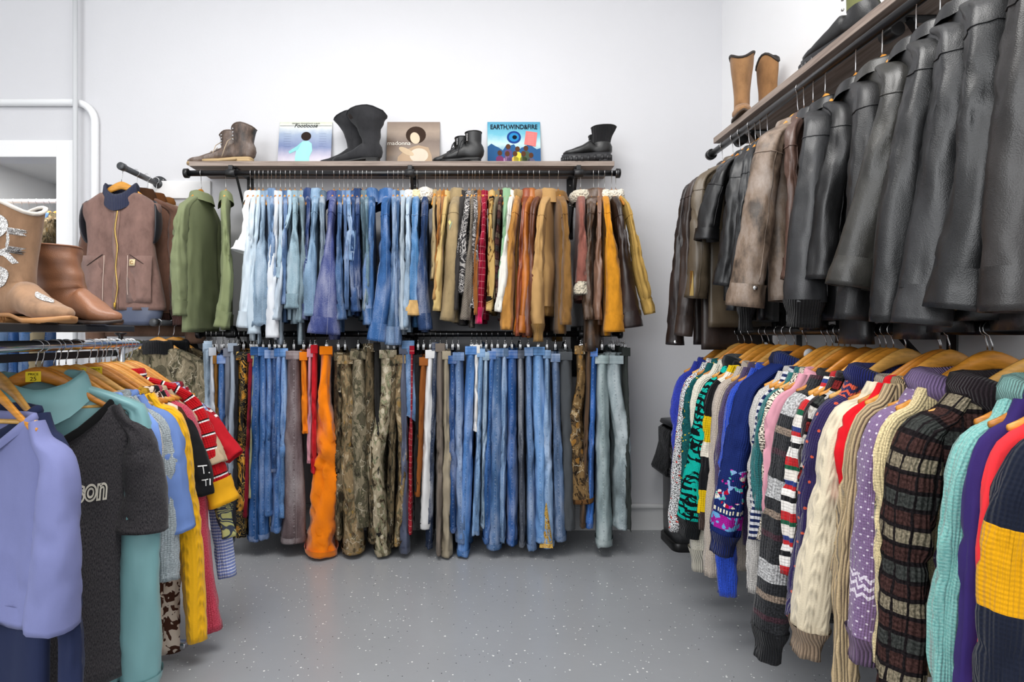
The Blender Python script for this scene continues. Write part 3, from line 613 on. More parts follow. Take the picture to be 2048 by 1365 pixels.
# ---------------------------------------------------------------- side wall rack
QX = 1.19
rail('clothes_rail', (QX, .75, RZ), (QX, 2.715, RZ), 'black pipe rail under the side shelf hung with leather jackets')
rail('clothes_rail', (QX, .7, 1.185), (QX, 2.70, 1.185), 'lower black pipe rail on the side wall hung with sweaters')
shelf('side_shelf', (1.19, .7, SZ), (WX-.002, 2.69, SZ+.028), 'y', 'grey wood shelf on the side wall above the leather jackets')
for y, nm in ((2.52, 'at its far end by the cowboy boots'), (1.62, 'halfway along the leather jackets'), (.86, 'above the nearest leather jackets')):
    bracket((WX-.001, y), (-1, 0), RZ, SZ-.001, 'black metal bracket of the side shelf, '+nm)
for y, nm in ((2.52, 'at the far end of the sweaters'), (1.72, 'above the red sweater'), (.86, 'above the striped sweater')):
    bracket((WX-.001, y), (-1, 0), 1.185, 1.23, 'black metal bracket of the sweater rail, '+nm, .28)
# ---------------------------------------------------------------- rows of clothes
NAMES = dict(J=('jacket', 'jacket'), S=('shirt', 'shirt'), C=('coat', 'coat'), V=('vest', 'vest'), W=('sweater', 'sweater'), T=('tee_shirt', 'T-shirt'), B=('blouse', 'blouse'), K=('cardigan', 'cardigan'), P=('polo_shirt', 'polo shirt'), L=('leather_jacket', 'jacket'))
def words_of(rack, specs, what):
    """label of every item: landmarks by their look, the others counted from the nearest landmark before them"""
    out = []; mark = None; n = 0
    for s in specs:
        base = s[0]
        if base.startswith('*') or mark is None:
            base = base.lstrip('*'); full, _, short = base.partition('|'); mark = short or full; n = 0; out.append((full, what+' holding the '+mark))
        else: out.append((base.partition('|')[0]+', '+ORD[n]+' along from the '+mark, what+' '+ORD[n]+' along from that of the '+mark)); n += 1
    return out
def row(specs, place, base, d, zr, hk, ygrp, hgrp, hemY, dowel=False, dropk=.1, thd=.02, hwd=.215, front=-1, z_ref=None, amax=.2, dref=None, two=False, taper=1, half=.183, nwd=.13):
    lab = words_of('', specs, 'wooden hanger')
    Pl = [place(q[3], q[4]) for q in specs]
    for i, (s, (l, hl)) in enumerate(zip(specs, lab)):
        _, kind, body, hook, near, ex, ey, wt, wb, hy = s[:10]; o = dict(s[10]) if len(s) > 10 else {}
        P = place(hook, near); hw = o.pop('hw', hwd); a = near_angle(P, base, hw, near)
        x, y = end_point(P, a, hw, o.pop('d', d), ex); z = zat(ey, y)
        ys = P[1]+hw*math.sin(a); k = ys/F*(.9 if two else 1)
        mats = dict(body=body)
        for q in ('collar', 'cuff', 'hem', 'sleeve'):
            if 'm'+q in o: mats[q] = o.pop('m'+q)
        nm, cat = NAMES[kind]
        gaps = [math.dist(Pl[i][:2], Pl[q][:2]) for q in (i-1, i+1) if 0 <= q < len(specs)]
        th = o.pop('th', thd); th = max(.007, min(th, .62*max(gaps), .85*sum(gaps)/2)); bd = dict(zh=zat(hy, hemY or ys), th=th, nt=o.pop('nt', None))
        if kind in 'WKT': o.setdefault('nw', nwd); o.setdefault('nd', .045)
        for q in ('hemw', 'puff', 'nw', 'arm'):
            if q in o: bd[q] = o.pop(q)
        fn = o.pop('after', None); wd = o.pop('wood', (i*7+i//3) % 4)
        bf = o.pop('bflat', None)
        if two and not bf: bf = (max(.04, wt*k/2), max(.035, wb*k/2))
        collar = o.pop('collar', 'shirt' if kind in 'SJCLPB' else 'crew'); hg = o.pop('hang', True)
        r = garment(nm, l, cat, P, a, (x, y, z), (wt*k, wb*k), bd, collar=collar, mats=mats, group=ygrp, hk=hk, hw=hw, front=o.pop('front', front), drop=o.pop('drop', dropk), amax=amax, taper=o.pop('taper', taper), seam=o.pop('seam', kind in 'JLC' and wt >= 16), bflat=bf, **o)
        if hg: ho = hanger((hk, dowel, half), P, a, hl, hgrp, wd)
        if fn: fn(r, P, a, ho)
DEN = 'denim shirts and jackets on the top back rail'
def backtop(h, n): return (at(h, 0, RY).x, RY, RZ)
top = [
 ('*olive green army shirt with its side turned out', 'S', 'cot:7d8563', 403, 364, 360, 632, 26, 22, 665, dict(cuff='shirt', th=.03, hemw=.2, fold=.012)),
 ('*narrow olive green shirt beside the white shirt|olive shirt by the white one', 'S', 'cot:7f8862', 452, 447, 444, 655, 22, 30, 660, dict(cuff='shirt', bow=.02, th=.02)),
 ('*bright white shirt with a short wide sleeve|white shirt', 'S', 'cot:f6f7fa', 501, 492, 484, 505, 26, 44, 640, dict(short=True, wr=.008, th=.02, mbody='')),
 ('pale grey-blue shirt', 'S', 'cot:c9d5de', 510, 505, 487, 655, 24, 24, 682, dict(cuff='shirt', th=.022)),
 ('washed pale blue shirt', 'S', 'cot:bccbd6', 518, 516, 508, 668, 20, 28, 690, dict(th=.02)),
 ('light denim shirt with a frayed cuff', 'S', 'den:92aabf', 526, 526, 519, 650, 20, 36, 640, dict(fray=.02, th=.018)),
 ('dusty blue cotton shirt', 'S', 'cot:7f95ae', 536, 537, 536, 600, 15, 18, 660),
 ('mid blue denim shirt with a braided cord', 'S', 'den:6d8bb0', 543, 545, 545, 560, 18, 14, 640, dict(collar='wide')),
 ('off-white shirt with long draped cuffs', 'S', 'cot:d9dde2', 552, 552, 545, 676, 16, 26, 680, dict(cuff='shirt')),
 ('silver grey cotton shirt', 'S', 'cot:b3bfca', 561, 561, 552, 640, 16, 16, 690),
 ('slate blue shirt', 'S', 'den:5d7aa3', 571, 571, 566, 610, 16, 14, 645),
 ('pale blue shirt with a short rolled cuff', 'S', 'cot:a3bac9', 580, 579, 558, 556, 17, 17, 640, dict(cuff='shirt')),
 ('*faded light denim jacket with a wide gathered cuff|light denim jacket with gathered cuff', 'J', 'den:94aebb', 590, 590, 587, 618, 24, 38, 648, dict(cuff='shirt', th=.026)),
 ('grey-green washed denim shirt', 'S', 'den:8296a0', 602, 604, 601, 645, 18, 18, 690),
 ('dark indigo denim shirt', 'S', 'den:2d4272', 616, 617, 610, 640, 17, 14, 640, dict(cuff='shirt', collar='wide')),
 ('light blue denim jacket', 'J', 'den:85a3bf', 633, 630, 622, 632, 24, 30, 650, dict(collar='wide', th=.024)),
 ('grey-blue denim shirt', 'S', 'den:6c8091', 645, 644, 641, 630, 16, 15, 660),
 ('*long violet-blue chore coat|violet-blue coat', 'C', 'den:444f86', 668, 664, 648, 668, 24, 62, 680, dict(cuff='shirt', wr=.004, th=.026)),
 ('mid blue denim jacket', 'J', 'den:4a6892', 679, 680, 684, 640, 16, 20, 665, dict(cuff='shirt')),
 ('blue washed denim shirt', 'S', 'den:5976a0', 688, 690, 694, 620, 13, 13, 630),
 ('light denim jacket', 'J', 'den:7796bb', 696, 698, 701, 524, 18, 30, 632, dict(cuff='shirt', th=.016)),
 ('dark blue denim jacket with metal cuff buttons', 'J', 'den:36527f', 706, 707, 712, 624, 14, 20, 630, dict(cuff='shirt')),
 ('navy denim jacket', 'J', 'den:2c4370', 716, 716, 718, 600, 18, 14, 632, dict(collar='wide')),
 ('smoky olive-blue denim shirt', 'S', 'den:5b717e', 725, 725, 729, 622, 14, 13, 640),
 ('grey-teal denim shirt', 'S', 'den:64808f', 733, 734, 733, 612, 14, 12, 640),
 ('rich blue denim shirt', 'S', 'den:41699b', 743, 744, 738, 650, 26, 26, 655, dict(cuff='shirt', th=.024, collar='wide')),
 ('*bright blue denim jacket hanging open at the collar|open bright blue denim jacket', 'J', 'den:3c679f', 776, 771, 753, 682, 30, 38, 660, dict(cuff='shirt', th=.03, collar='wide', bow=.02)),
 ('long-tailed dull blue denim shirt', 'S', 'den:6280a4', 787, 789, 780, 690, 18, 22, 685, dict(cuff='shirt')),
 ('deep blue denim shirt', 'S', 'den:496992', 796, 797, 795, 690, 15, 16, 665, dict(cuff='shirt')),
 ('ash grey denim shirt', 'S', 'cot:a9b5bf', 806, 806, 806, 660, 17, 19, 670),
 ('*light denim jacket with a white fleece collar', 'J', 'den:9cb2c7', 820, 817, 810, 655, 18, 18, 665, dict(collar='rolled', mcollar='she:f1ede6', cuff='shirt')),
 ('*blue denim jacket with tan turned-back cuff|tan-cuffed denim jacket', 'J', 'den:4f80b0', 834, 830, 827, 632, 24, 32, 655, dict(collar='rolled', mcollar='she:e8d9ae', cuff='roll', mcuff='sue:c49e66', th=.022)),
 ('*dark indigo jacket with a big cream fleece collar|cream-collared indigo jacket', 'J', 'den:2f466f', 851, 849, 850, 660, 22, 28, 665, dict(collar='rolled', big=1.35, mcollar='she:efe6d6', cuff='shirt', th=.024)),
]
for q in top:
    if len(q) > 10: q[10].pop('mbody', None)
row(top, backtop, -PI/2, (1, 0), RZ, .086, DEN, 'wooden hangers on the top back rail', 2.85, taper=.55)
REF = {}
def keep(k):
    def f(r, P, a, h): REF[k] = (r, P, a, h)
    return f
TAN = 'tan and brown jackets on the top back rail'
tan = [
 ('*beige canvas vest beside the cream-collared jacket|beige canvas vest', 'V', 'cot:a6926c', 871, 867, 866, 560, 16, 12, 600, dict(collar='stand')),
 ('tan suede jacket with hanging fringe', 'J', 'sue:a9814f', 880, 877, 874, 600, 14, 18, 620),
 ('rust brown fringed jacket', 'J', 'sue:96602a', 888, 883, 874, 560, 12, 10, 610),
 ('straw yellow canvas jacket', 'J', 'cot:c3a86e', 895, 889, 874, 622, 16, 18, 640, dict(th=.016)),
 ('*khaki army jacket with shoulder patches|patched army jacket', 'J', 'sue:93805e', 916, 908, 894, 642, 32, 30, 645, dict(after=keep('army'), taper=.8, th=.026, wr=.003, fold=.003, collar='wide')),
 ('dark charcoal wool jacket', 'J', 'cot:33302f', 926, 922, 912, 620, 12, 12, 650),
 ('*silver and black paisley jacket with a flared sleeve|flared paisley jacket', 'J', 'pai:2f2d2f:b9b4b0', 938, 934, 919, 588, 26, 36, 600, dict(th=.02, wr=.004)),
 ('grey tweed jacket', 'J', 'twe:2d2926:978d80', 945, 944, 930, 640, 14, 26, 655),
 ('paisley jacket with narrow sleeve', 'J', 'pai:34312f:a8a4a2', 950, 951, 947, 618, 18, 30, 625, dict(th=.016)),
 ('chestnut suede jacket', 'J', 'sue:8a5426', 959, 958, 952, 630, 14, 10, 640),
 ('*crimson checked wool jacket with a pink furry cuff|crimson checked jacket', 'J', 'line:8d1830:d98a92:.035', 967, 968, 958, 648, 18, 20, 640, dict(cuff='rib', mcuff='fle:c51f55')),
 ('*black-blotched duck hunting jacket|duck hunting jacket', 'J', 'cam:duck', 985, 982, 978, 622, 20, 15, 625, dict(cuff='shirt')),
 ('drab olive jacket', 'J', 'cot:746a52', 998, 990, 988, 600, 9, 9, 620),
 ('plum brown patterned jacket', 'J', 'pla:4a2f30:6b4640:8d7a68:.03', 1004, 999, 996, 620, 12, 10, 640),
 ('sage green wool jacket', 'J', 'cot:86aa86', 1014, 1009, 1001, 560, 12, 11, 610, dict(collar='wide')),
 ('*ivory white jacket with a ruffled cuff|ivory jacket', 'J', 'cot:dfdcd2', 1026, 1018, 997, 624, 18, 18, 660, dict(cuff='shirt', th=.018)),
 ('camel suede jacket with knit collar', 'J', 'sue:b07d3d', 1038, 1030, 1012, 660, 24, 26, 670, dict(collar='rolled', mcollar='kni:a98a5c', th=.02)),
 ('rust leather jacket', 'J', 'lea:8c4222', 1056, 1047, 1036, 672, 14, 10, 675, dict(collar='wide')),
 ('*glossy orange-brown leather jacket|orange-brown leather jacket', 'J', 'lea:b3661f', 1068, 1054, 1041, 666, 20, 26, 676, dict(cuff='shirt', wr=.003, collar='wide')),
 ('dark brown leather jacket with a fur trim', 'J', 'lea:6b3d2b', 1080, 1066, 1056, 672, 22, 18, 676, dict(collar='rolled', mcollar='fle:9a7350')),
 ('*tan windbreaker with ribbed cuffs and waistband|tan windbreaker', 'J', 'cot:b58f5c', 1099, 1084, 1076, 684, 24, 30, 632, dict(cuff='rib', hem='rib', mcuff='rib:a67d43', mhem='rib:a67d43', th=.04, fold=.012, hemw=.19, puff=.03, collar='wide', mcollar='cot:b08a58')),
 ('brown suede coat', 'C', 'sue:7d5a2e', 1116, 1128, 1132, 650, 20, 22, 668, dict(th=.03)),
 ('*pinkish suede vest showing its fleece lining|fleece-lined suede vest', 'V', 'sue:885449', 1161, 1164, 1162, 590, 18, 24, 600, dict(collar='rolled', mcollar='she:ddd2bc', cuff='roll', mcuff='she:cfc4ae', th=.03)),
 ('*long dark brown leather coat|long leather coat', 'C', 'dis:59402c', 1187, 1182, 1176, 640, 16, 20, 702, dict(th=.05, hemw=.205, collar='wide')),
 ('mauve-brown leather jacket', 'J', 'lea:84624f', 1197, 1199, 1196, 640, 20, 18, 650, dict(collar='wide')),
 ('*mustard suede jacket with a fleece collar|mustard suede jacket', 'J', 'sue:c58420', 1209, 1214, 1229, 664, 28, 42, 672, dict(collar='rolled', mcollar='she:ece3cf', th=.028, cuff='shirt')),
 ('dark brown leather jacket with white collar', 'J', 'lea:4a352f', 1223, 1238, 1264, 655, 26, 44, 660, dict(collar='rolled', mcollar='she:e4dccb', th=.032, cuff='shirt')),
 ('straw corduroy jacket', 'J', 'cor:c8a25a', 1231, 1256, 1299, 628, 18, 18, 640, dict(collar='rolled', mcollar='she:efe7d6', cuff='shirt')),
]
row(tan, backtop, -PI/2, (1, 0), RZ, .086, TAN, 'wooden hangers on the top back rail', 2.85, taper=.55)
# ---------------------------------------------------------------- trousers on the lower back rail
TRO = 'trousers on the lower back rail'
pants = [
 ('*pale washed jeans at the start of the rail|pale washed jeans', 'jean:a9bdd0', 412, 416, 418, 14, 16, 900, {}),
 ('stone grey trousers', 'cot:b9bec6', 422, 425, 428, 12, 14, 930, {}),
 ('ochre brown corduroys', 'cor:8a5f2b', 432, 433, 436, 12, 14, 940, {}),
 ('*mid blue jeans with a deep pocket edge|deep-pocket blue jeans', 'jean:4673b3', 446, 443, 440, 16, 20, 980, {}),
 ('slate grey trousers', 'cot:6f737e', 458, 456, 452, 16, 16, 1000, {}),
 ('pale grey-blue trousers with a dragging hem', 'cot:98a3b1', 470, 465, 458, 16, 18, 1098, {}),
 ('black trousers', 'cot:26262a', 478, 473, 468, 10, 14, 1060, {}),
 ('*black and gold scroll-print trousers|scroll-print trousers', 'bar', 488, 487, 483, 26, 30, 1080, dict(wr=.008)),
 ('dark red trousers', 'cot:7d1527', 501, 502, 490, 12, 14, 1040, {}),
 ('sage beige trousers', 'cot:9a9a78', 507, 507, 500, 8, 8, 1000, {}),
 ('*dark blue jeans with a pale outseam|pale-seamed dark jeans', 'jean:34609b', 515, 513, 507, 22, 26, 1088, {}),
 ('blue straight jeans', 'jean:4a77b4', 527, 526, 526, 18, 26, 1085, {}),
 ('short blue jeans', 'jean:5581bd', 540, 538, 536, 16, 22, 1036, {}),
 ('dark cropped jeans', 'jean:35578c', 552, 549, 548, 14, 16, 948, {}),
 ('mid blue jeans', 'jean:507fbe', 560, 557, 552, 16, 24, 1070, {}),
 ('light blue jeans', 'jean:6a97cf', 570, 568, 563, 14, 18, 1040, {}),
 ('*rust-tinted grey flared jeans|rust-tinted flares', 'jean:7a6a6c', 588, 588, 588, 30, 52, 1092, dict(wr=.004)),
 ('*short orange trousers under a wooden clip|short orange trousers', 'cot:e07a14', 609, 607, 610, 14, 16, 870, {}),
 ('pink trousers', 'cot:c98f9a', 622, 620, 618, 10, 10, 930, {}),
 ('red trousers', 'cot:c21a26', 631, 628, 626, 12, 12, 950, {}),
 ('*bright orange fleece trousers with a gathered waist|bright orange fleece trousers', 'fle:f7820a', 654, 652, 641, 24, 68, 1116, dict(wr=.02, bow=.02, flare=52, bw=(.09, .11), wb='fle:f28a20')),
 ('dark bark camouflage trousers', 'cam:dark', 676, 677, 679, 16, 18, 1085, dict(wr=.006)),
 ('*brown leaf camouflage trousers with a knee patch|knee-patched camouflage trousers', 'cam:tan', 690, 690, 708, 30, 50, 1113, dict(wr=.009, knee=.42)),
 ('olive camouflage cargo trousers', 'cam:olive', 717, 716, 724, 30, 34, 1060, dict(wr=.005, flare=40)),
 ('shadowy camouflage trousers', 'cam:dark', 738, 738, 747, 22, 26, 1092, {}),
 ('black work trousers', 'cot:201f1e', 755, 754, 757, 12, 14, 1080, {}),
 ('*light branch-print camouflage trousers with a bent leg|bent-leg camouflage trousers', 'cam:light', 776, 776, 766, 34, 36, 1116, dict(wr=.007, bow=-.055, knee=.4)),
 ('mossy camouflage trousers', 'cam:dark', 788, 788, 780, 16, 18, 1100, {}),
 ('brown bark camouflage trousers', 'cam:tan', 800, 800, 797, 22, 20, 1096, dict(bow=.02, wr=.007)),
 ('navy track trousers with white piping', 'sat:4a5064', 806, 807, 810, 16, 22, 1112, {}),
 ('*frayed denim shorts over dark trousers|frayed denim shorts', 'jean:6288b5', 816, 816, 823, 24, 32, 836, dict(fray=.05, shorts=1)),
 ('red tartan trousers', 'line:94182a:d8b0a0:.03', 824, 824, 820, 8, 10, 1072, {}),
 ('black slim trousers', 'cot:171718', 836, 836, 836, 14, 18, 1060, {}),
 ('*rust brown corduroys with one leg out|rust brown corduroys', 'cor:9a5a2b', 848, 847, 835, 16, 14, 996, dict(wr=.003)),
 ('ivory white trousers with a rolled cuff', 'cot:d6d5d4', 861, 860, 849, 18, 30, 1062, dict(wr=.005)),
 ('navy trousers', 'jean:2a3750', 871, 870, 858, 12, 16, 1102, {}),
 ('brown-grey twill trousers', 'cot:6f655c', 881, 880, 878, 18, 15, 1113, {}),
 ('*khaki twill trousers with a flared hem|khaki twill trousers', 'cot:978c78', 893, 893, 893, 16, 24, 1123, dict(wr=.006)),
 ('dark blue jeans', 'jean:2d538c', 906, 905, 906, 16, 18, 1068, {}),
 ('grey-blue jeans', 'jean:6c88b2', 916, 917, 922, 22, 22, 1092, {}),
 ('*long bright blue jeans touching the floor|floor-length bright blue jeans', 'jean:5585c4', 944, 942, 925, 22, 28, 1127, {}),
 ('white overalls with a brass button', 'cot:d9d6d2', 954, 953, 951, 12, 12, 865, dict(shorts=1)),
 ('faded blue jeans', 'jean:82a6cf', 963, 962, 951, 15, 15, 1076, {}),
 ('pale blue jeans', 'jean:98b1c8', 973, 972, 965, 12, 12, 1060, {}),
 ('dark denim jeans with a loop tab', 'jean:3c6aa9', 984, 984, 972, 16, 18, 1092, {}),
 ('*wide grey-blue jeans with a dotted seam|dotted-seam jeans', 'jean:4a6e9c', 996, 995, 988, 24, 34, 1104, {}),
 ('light stonewashed jeans', 'jean:7c9abf', 1011, 1009, 1004, 14, 14, 1090, {}),
 ('deep blue jeans with back pocket', 'jean:2c5c9e', 1024, 1024, 1024, 22, 24, 1095, {}),
 ('charcoal slim jeans', 'jean:5a606c', 1040, 1041, 1045, 14, 14, 1100, {}),
 ('blue-grey jeans', 'jean:6888b4', 1056, 1057, 1064, 16, 22, 1106, {}),
 ('*sky blue jeans with a stitched back pocket|sky blue jeans', 'jean:74a1d6', 1077, 1076, 1083, 26, 28, 1090, dict(pocket=1)),
 ('embroidered pale flared jeans', 'jean:87a6cb', 1094, 1094, 1094, 14, 32, 1100, dict(godet=1)),
 ('steel grey jeans', 'jean:5b7396', 1111, 1111, 1120, 18, 28, 1087, {}),
 ('dark charcoal track trousers', 'cot:45484b', 1130, 1131, 1138, 26, 26, 1064, {}),
 ('*brown bark hunting trousers hung askew|bark hunting trousers', 'cam:bark', 1163, 1160, 1160, 20, 58, 1012, dict(wr=.009, bow=-.03, hemm='cam:brown')),
 ('dark brown cotton trousers', 'cot:54402f', 1178, 1178, 1166, 14, 14, 1062, {}),
 ('bright blue slim jeans', 'jean:3f74c2', 1188, 1187, 1178, 15, 16, 1062, {}),
 ('*pale grey-green washed jeans with loose threads|pale grey-green jeans', 'jean:94a5a6', 1204, 1204, 1208, 26, 36, 1096, dict(fray=.03)),
 ('pale grey jeans with a stitched back pocket', 'jean:98a6aa', 1222, 1228, 1244, 36, 34, 1062, dict(pocket=1, bow=.03, wr=.009)),
 ('black-green trousers', 'cot:2c302e', 1238, 1253, 1259, 14, 14, 1062, dict(fray=.02)),
]
lab = words_of('', pants, 'wire clip hanger')
POCKETS = []
for i, (s, (l, hl)) in enumerate(zip(pants, lab)):
    base, body, hook, near, ex, wt, wb, ey, o = s; P = (at(hook, 0, RY).x, RY, LZ); hw = .185
    a = near_angle(P, -PI/2, hw, near); x, y = end_point(P, a, hw, (1, 0), ex, .4); k = (RY-hw)/F; zh = zat(ey, RY-hw)
    zh = max(zh, .012); end = (x-(.085)*math.cos(a), y-.085*math.sin(a), zh); nm = 'shorts' if o.get('shorts') and 'denim' in base else ('overalls' if 'overalls' in base else ('jeans' if body.startswith('jean') else 'trousers'))
    t, E = trousers(nm, l, P, a, end, (wt*k, wb*k), zh, dict(body=body, waist=o.get('wb', body), hem=o.get('hemm', body)), TRO, 'trousers' if nm != 'shorts' else 'shorts', wr=o.get('wr', .005), bow=o.get('bow', 0), fray=o.get('fray', 0), flare=o['flare']*k if 'flare' in o else None, knee=o.get('knee', .5), bw=o.get('bw', (.096, .082)))
    hanger('clip', P, a, hl, 'wire clip hangers on the lower back rail')
    if o.get('pocket') or o.get('godet'): POCKETS.append((t, o, wt*k, wb*k, E, zh-LZ))
# ---------------------------------------------------------------- sweaters on the side wall
def placeside(z):
    def f(h, near):
        if not h: h = CX+(near-CX)*QX/.975
        return (QX, QX*F/(h-CX), z)
    return f
def snap(px, side=.6, m='met:cfcfcf:.25', r=.008, up=.03):
    """a press stud on the near cuff, seen from the aisle"""
    def f(r_, P, a, h):
        t = r_[0]; sl = next(c for c in t.children if c.name.startswith('sleeve')); cu = next((c for c in sl.children if c.name.startswith('cuff')), sl)
        vs = [v.co for v in cu.data.vertices]; lo = min(v.z for v in vs); zt = lo+up
        d = Vector((side, .8, 0)).normalized(); c = max((v for v in vs if abs(v.z-zt) < .02), key=lambda v: v.x*d.x+v.y*d.y)
        q = d.to_track_quat('Z', 'Y').to_matrix().to_4x4(); b = MB().lathe([(.0, 0), (r, .001), (r, .004), (r*.75, .0055), (0, .006)], (0, 0, 0), 14)
        b.v = [tuple(q @ Vector(p)+c) for p in b.v]; b.build('snap_button', m, cu)
    return f
KNI = 'sweaters on the lower side rail'
side = [
 ('*royal blue sweater at the far end of the rail|royal blue sweater', 'W', 'kni:3340a8', 0, 1364, 1352, 1010, 16, 18, 1090, {}),
 ('*black and white speckled sweater|speckled sweater', 'W', 'spk:15161a:e6e6e6:c23a2e', 0, 1380, 1352, 1062, 28, 26, 1060, dict(wr=.005)),
 ('dark teal sweater with bright flecks', 'W', 'spk:14474a:1c5a5c:d9b83a', 0, 1390, 1376, 1000, 18, 18, 1060),
 ('cream wool sweater', 'W', 'kni:e2dccb', 0, 1402, 1396, 1140, 20, 44, 1140, dict(cuff='rib', mcuff='rib:e2dccb')),
 ('*turquoise and black zigzag sweater with black cuff|zigzag sweater', 'W', 'teal', 0, 1420, 1378, 1072, 44, 62, 1080, dict(cuff='rib', mcuff='rib:15181c', collar='rolled', mcollar='kni:14191c')),
 ('yellow and black block sweater', 'W', 'str:.3:0=17171a,.45=d9b410,.8=e8e0d0', 0, 1430, 1412, 1060, 24, 28, 1090, dict(cuff='rib', mcuff='rib:4a3a34')),
 ('*fuzzy oatmeal wool sweater|fuzzy oatmeal sweater', 'W', 'hea:a89a8c:c7bbae', 0, 1446, 1424, 1150, 34, 34, 1140, dict(wr=.006)),
 ('dusky purple sweater with a rolled shoulder', 'W', 'hea:3d3550:5a4b70', 0, 1458, 1440, 1050, 22, 20, 1090),
 ('cobalt blue sweater', 'W', 'kni:2d4fc0', 0, 1472, 1452, 1190, 20, 34, 1170),
 ('*navy sweater with flower bands at the cuffs|flower-banded navy sweater', 'W', 'band:1d2c66', 0, 1492, 1444, 1108, 52, 62, 1100, dict(cuff='rib', mcuff='rib:1b2860', collar='rolled', mcollar='rib:1d2c66', th=.045, hw=.235, nw=.1, after=keep('navy'))),
 ('*pale grey cardigan with small buttons|pale grey cardigan', 'K', 'kni:c3bfba', 0, 1524, 1512, 1182, 34, 34, 1180, dict(collar='crew')),
 ('navy and white striped sweater', 'W', 'str:.02:0=1e2a56,.5=d8d8dc', 0, 1534, 1520, 1080, 18, 16, 1090),
 ('bottle green sweater', 'W', 'kni:2d6e70', 0, 1544, 1530, 1020, 20, 18, 1090),
 ('cream sweater with dark flecks', 'W', 'spk:3a3430:ded6c4', 0, 1554, 1538, 1080, 24, 18, 1090),
 ('soft pink sweater', 'W', 'cot:d99aa8', 0, 1563, 1548, 1060, 16, 14, 1100),
 ('*chunky charcoal sweater with wide grey stripes|grey-striped chunky sweater', 'W', 'str:.255:0=2b2c2f,.22=b5b5b5,.46=2b2c2f,.60=8a7a6c,.68=2b2c2f,.86=432c34,.93=2b2c2f:.45', 0, 1588, 1534, 1318, 62, 76, 1240, dict(cuff='rib', mcuff='rib:232427', wr=.008, th=.03, mcollar='rib:2a2a2d')),
 ('*red and green snowflake-pattern sweater|snowflake-pattern sweater', 'W', 'str:.16:0=f0ece6,.18=c02a2e,.34=1d5a40,.42=e9e2d8,.62=2b3c7a,.7=c02a2e,.78=f0ece6,.9=1b1b1e', 0, 1612, 1592, 1150, 40, 36, 1150, dict(th=.022)),
 ('dark brown wool sweater', 'W', 'kni:2f2629', 0, 1622, 1606, 1100, 26, 24, 1150),
 ('black and white diamond sweater', 'W', 'pla:1a1a1c:e6e2dc:8a2a2a:.03', 0, 1634, 1616, 1120, 26, 24, 1150, dict(th=.018)),
 ('*deep purple sweater with scattered red flecks|red-flecked purple sweater', 'W', 'dots:2c2350:d0563e:0:.045', 0, 1654, 1594, 1236, 52, 46, 1230, dict(collar='rolled', mcollar='rib:242a6a', th=.024)),
 ('*cream cable sweater with a brown ribbed cuff|cream cable sweater', 'W', 'cab:dccfb4', 1880, 1688, 1612, 1306, 76, 84, 1250, dict(cuff='rib', mcuff='rib:a8917a', wr=.009, th=.03, mcollar='rib:b9ac9c')),
 ('*plain scarlet red sweater|scarlet sweater', 'W', 'cot:d31220', 0, 1712, 1697, 1010, 42, 30, 1200, dict(th=.025)),
 ('camel ribbed sweater with a fringed edge', 'W', 'rib:cdb48c', 0, 1726, 1694, 1420, 30, 42, 1330, dict(fray=.01)),
 ('*heather purple sweater with tiny white dots|dotted purple sweater', 'W', 'dots:7f668c:dcd2e0:.47:.02', 1985, 1762, 1724, 1322, 78, 76, 1240, dict(cuff='rib', mcuff='rib:7d6684', th=.04, collar='rolled', mcollar='rib:86709a', hw=.22)),
 ('pale cream sweater', 'W', 'kni:dcc99a', 0, 1788, 1776, 1330, 26, 30, 1350),
 ('*dark brown plaid mohair sweater|plaid mohair sweater', 'W', 'pla:211c1e:4f3531:a3977f:.034', 2092, 1836, 1788, 1480, 88, 96, 1460, dict(th=.05, collar='rolled', mcollar='rib:2a2126', wr=.008, hw=.225)),
 ('*mint green bouclé wool sweater|mint green sweater', 'W', 'hea:6fae a8:8fc2ba'.replace(' ', ''), 0, 1946, 1900, 1480, 56, 50, 1500, dict(collar='rolled', mcollar='rib:8dbdb6')),
 ('*royal purple zip sweatshirt|royal purple sweatshirt', 'W', 'cot:332462', 0, 1974, 1928, 1500, 44, 50, 1530, dict(d=(-1, .1), wr=.004)),
 ('*plain coral red sweatshirt|coral red sweatshirt', 'W', 'cot:e8333a', 0, 2012, 1988, 1520, 46, 56, 1550, dict(d=(-1, .1), wr=.004)),
 ('*navy and yellow wide-striped sweater|yellow-striped sweater', 'W', 'str:.30:0=1a1f2e,.5=e0a010', 0, 2058, 2005, 1400, 90, 100, 1560, dict(d=(-1, .1), th=.05, wr=.007, front=1)),
]
row(side, placeside(1.185), PI, (-.75, .66), 1.185, .05, KNI, 'wooden hangers on the lower side rail', None, thd=.018, front=1, amax=.055, dropk=.1, two=True, half=.2, nwd=.135)
LEA = 'leather jackets on the upper side rail'
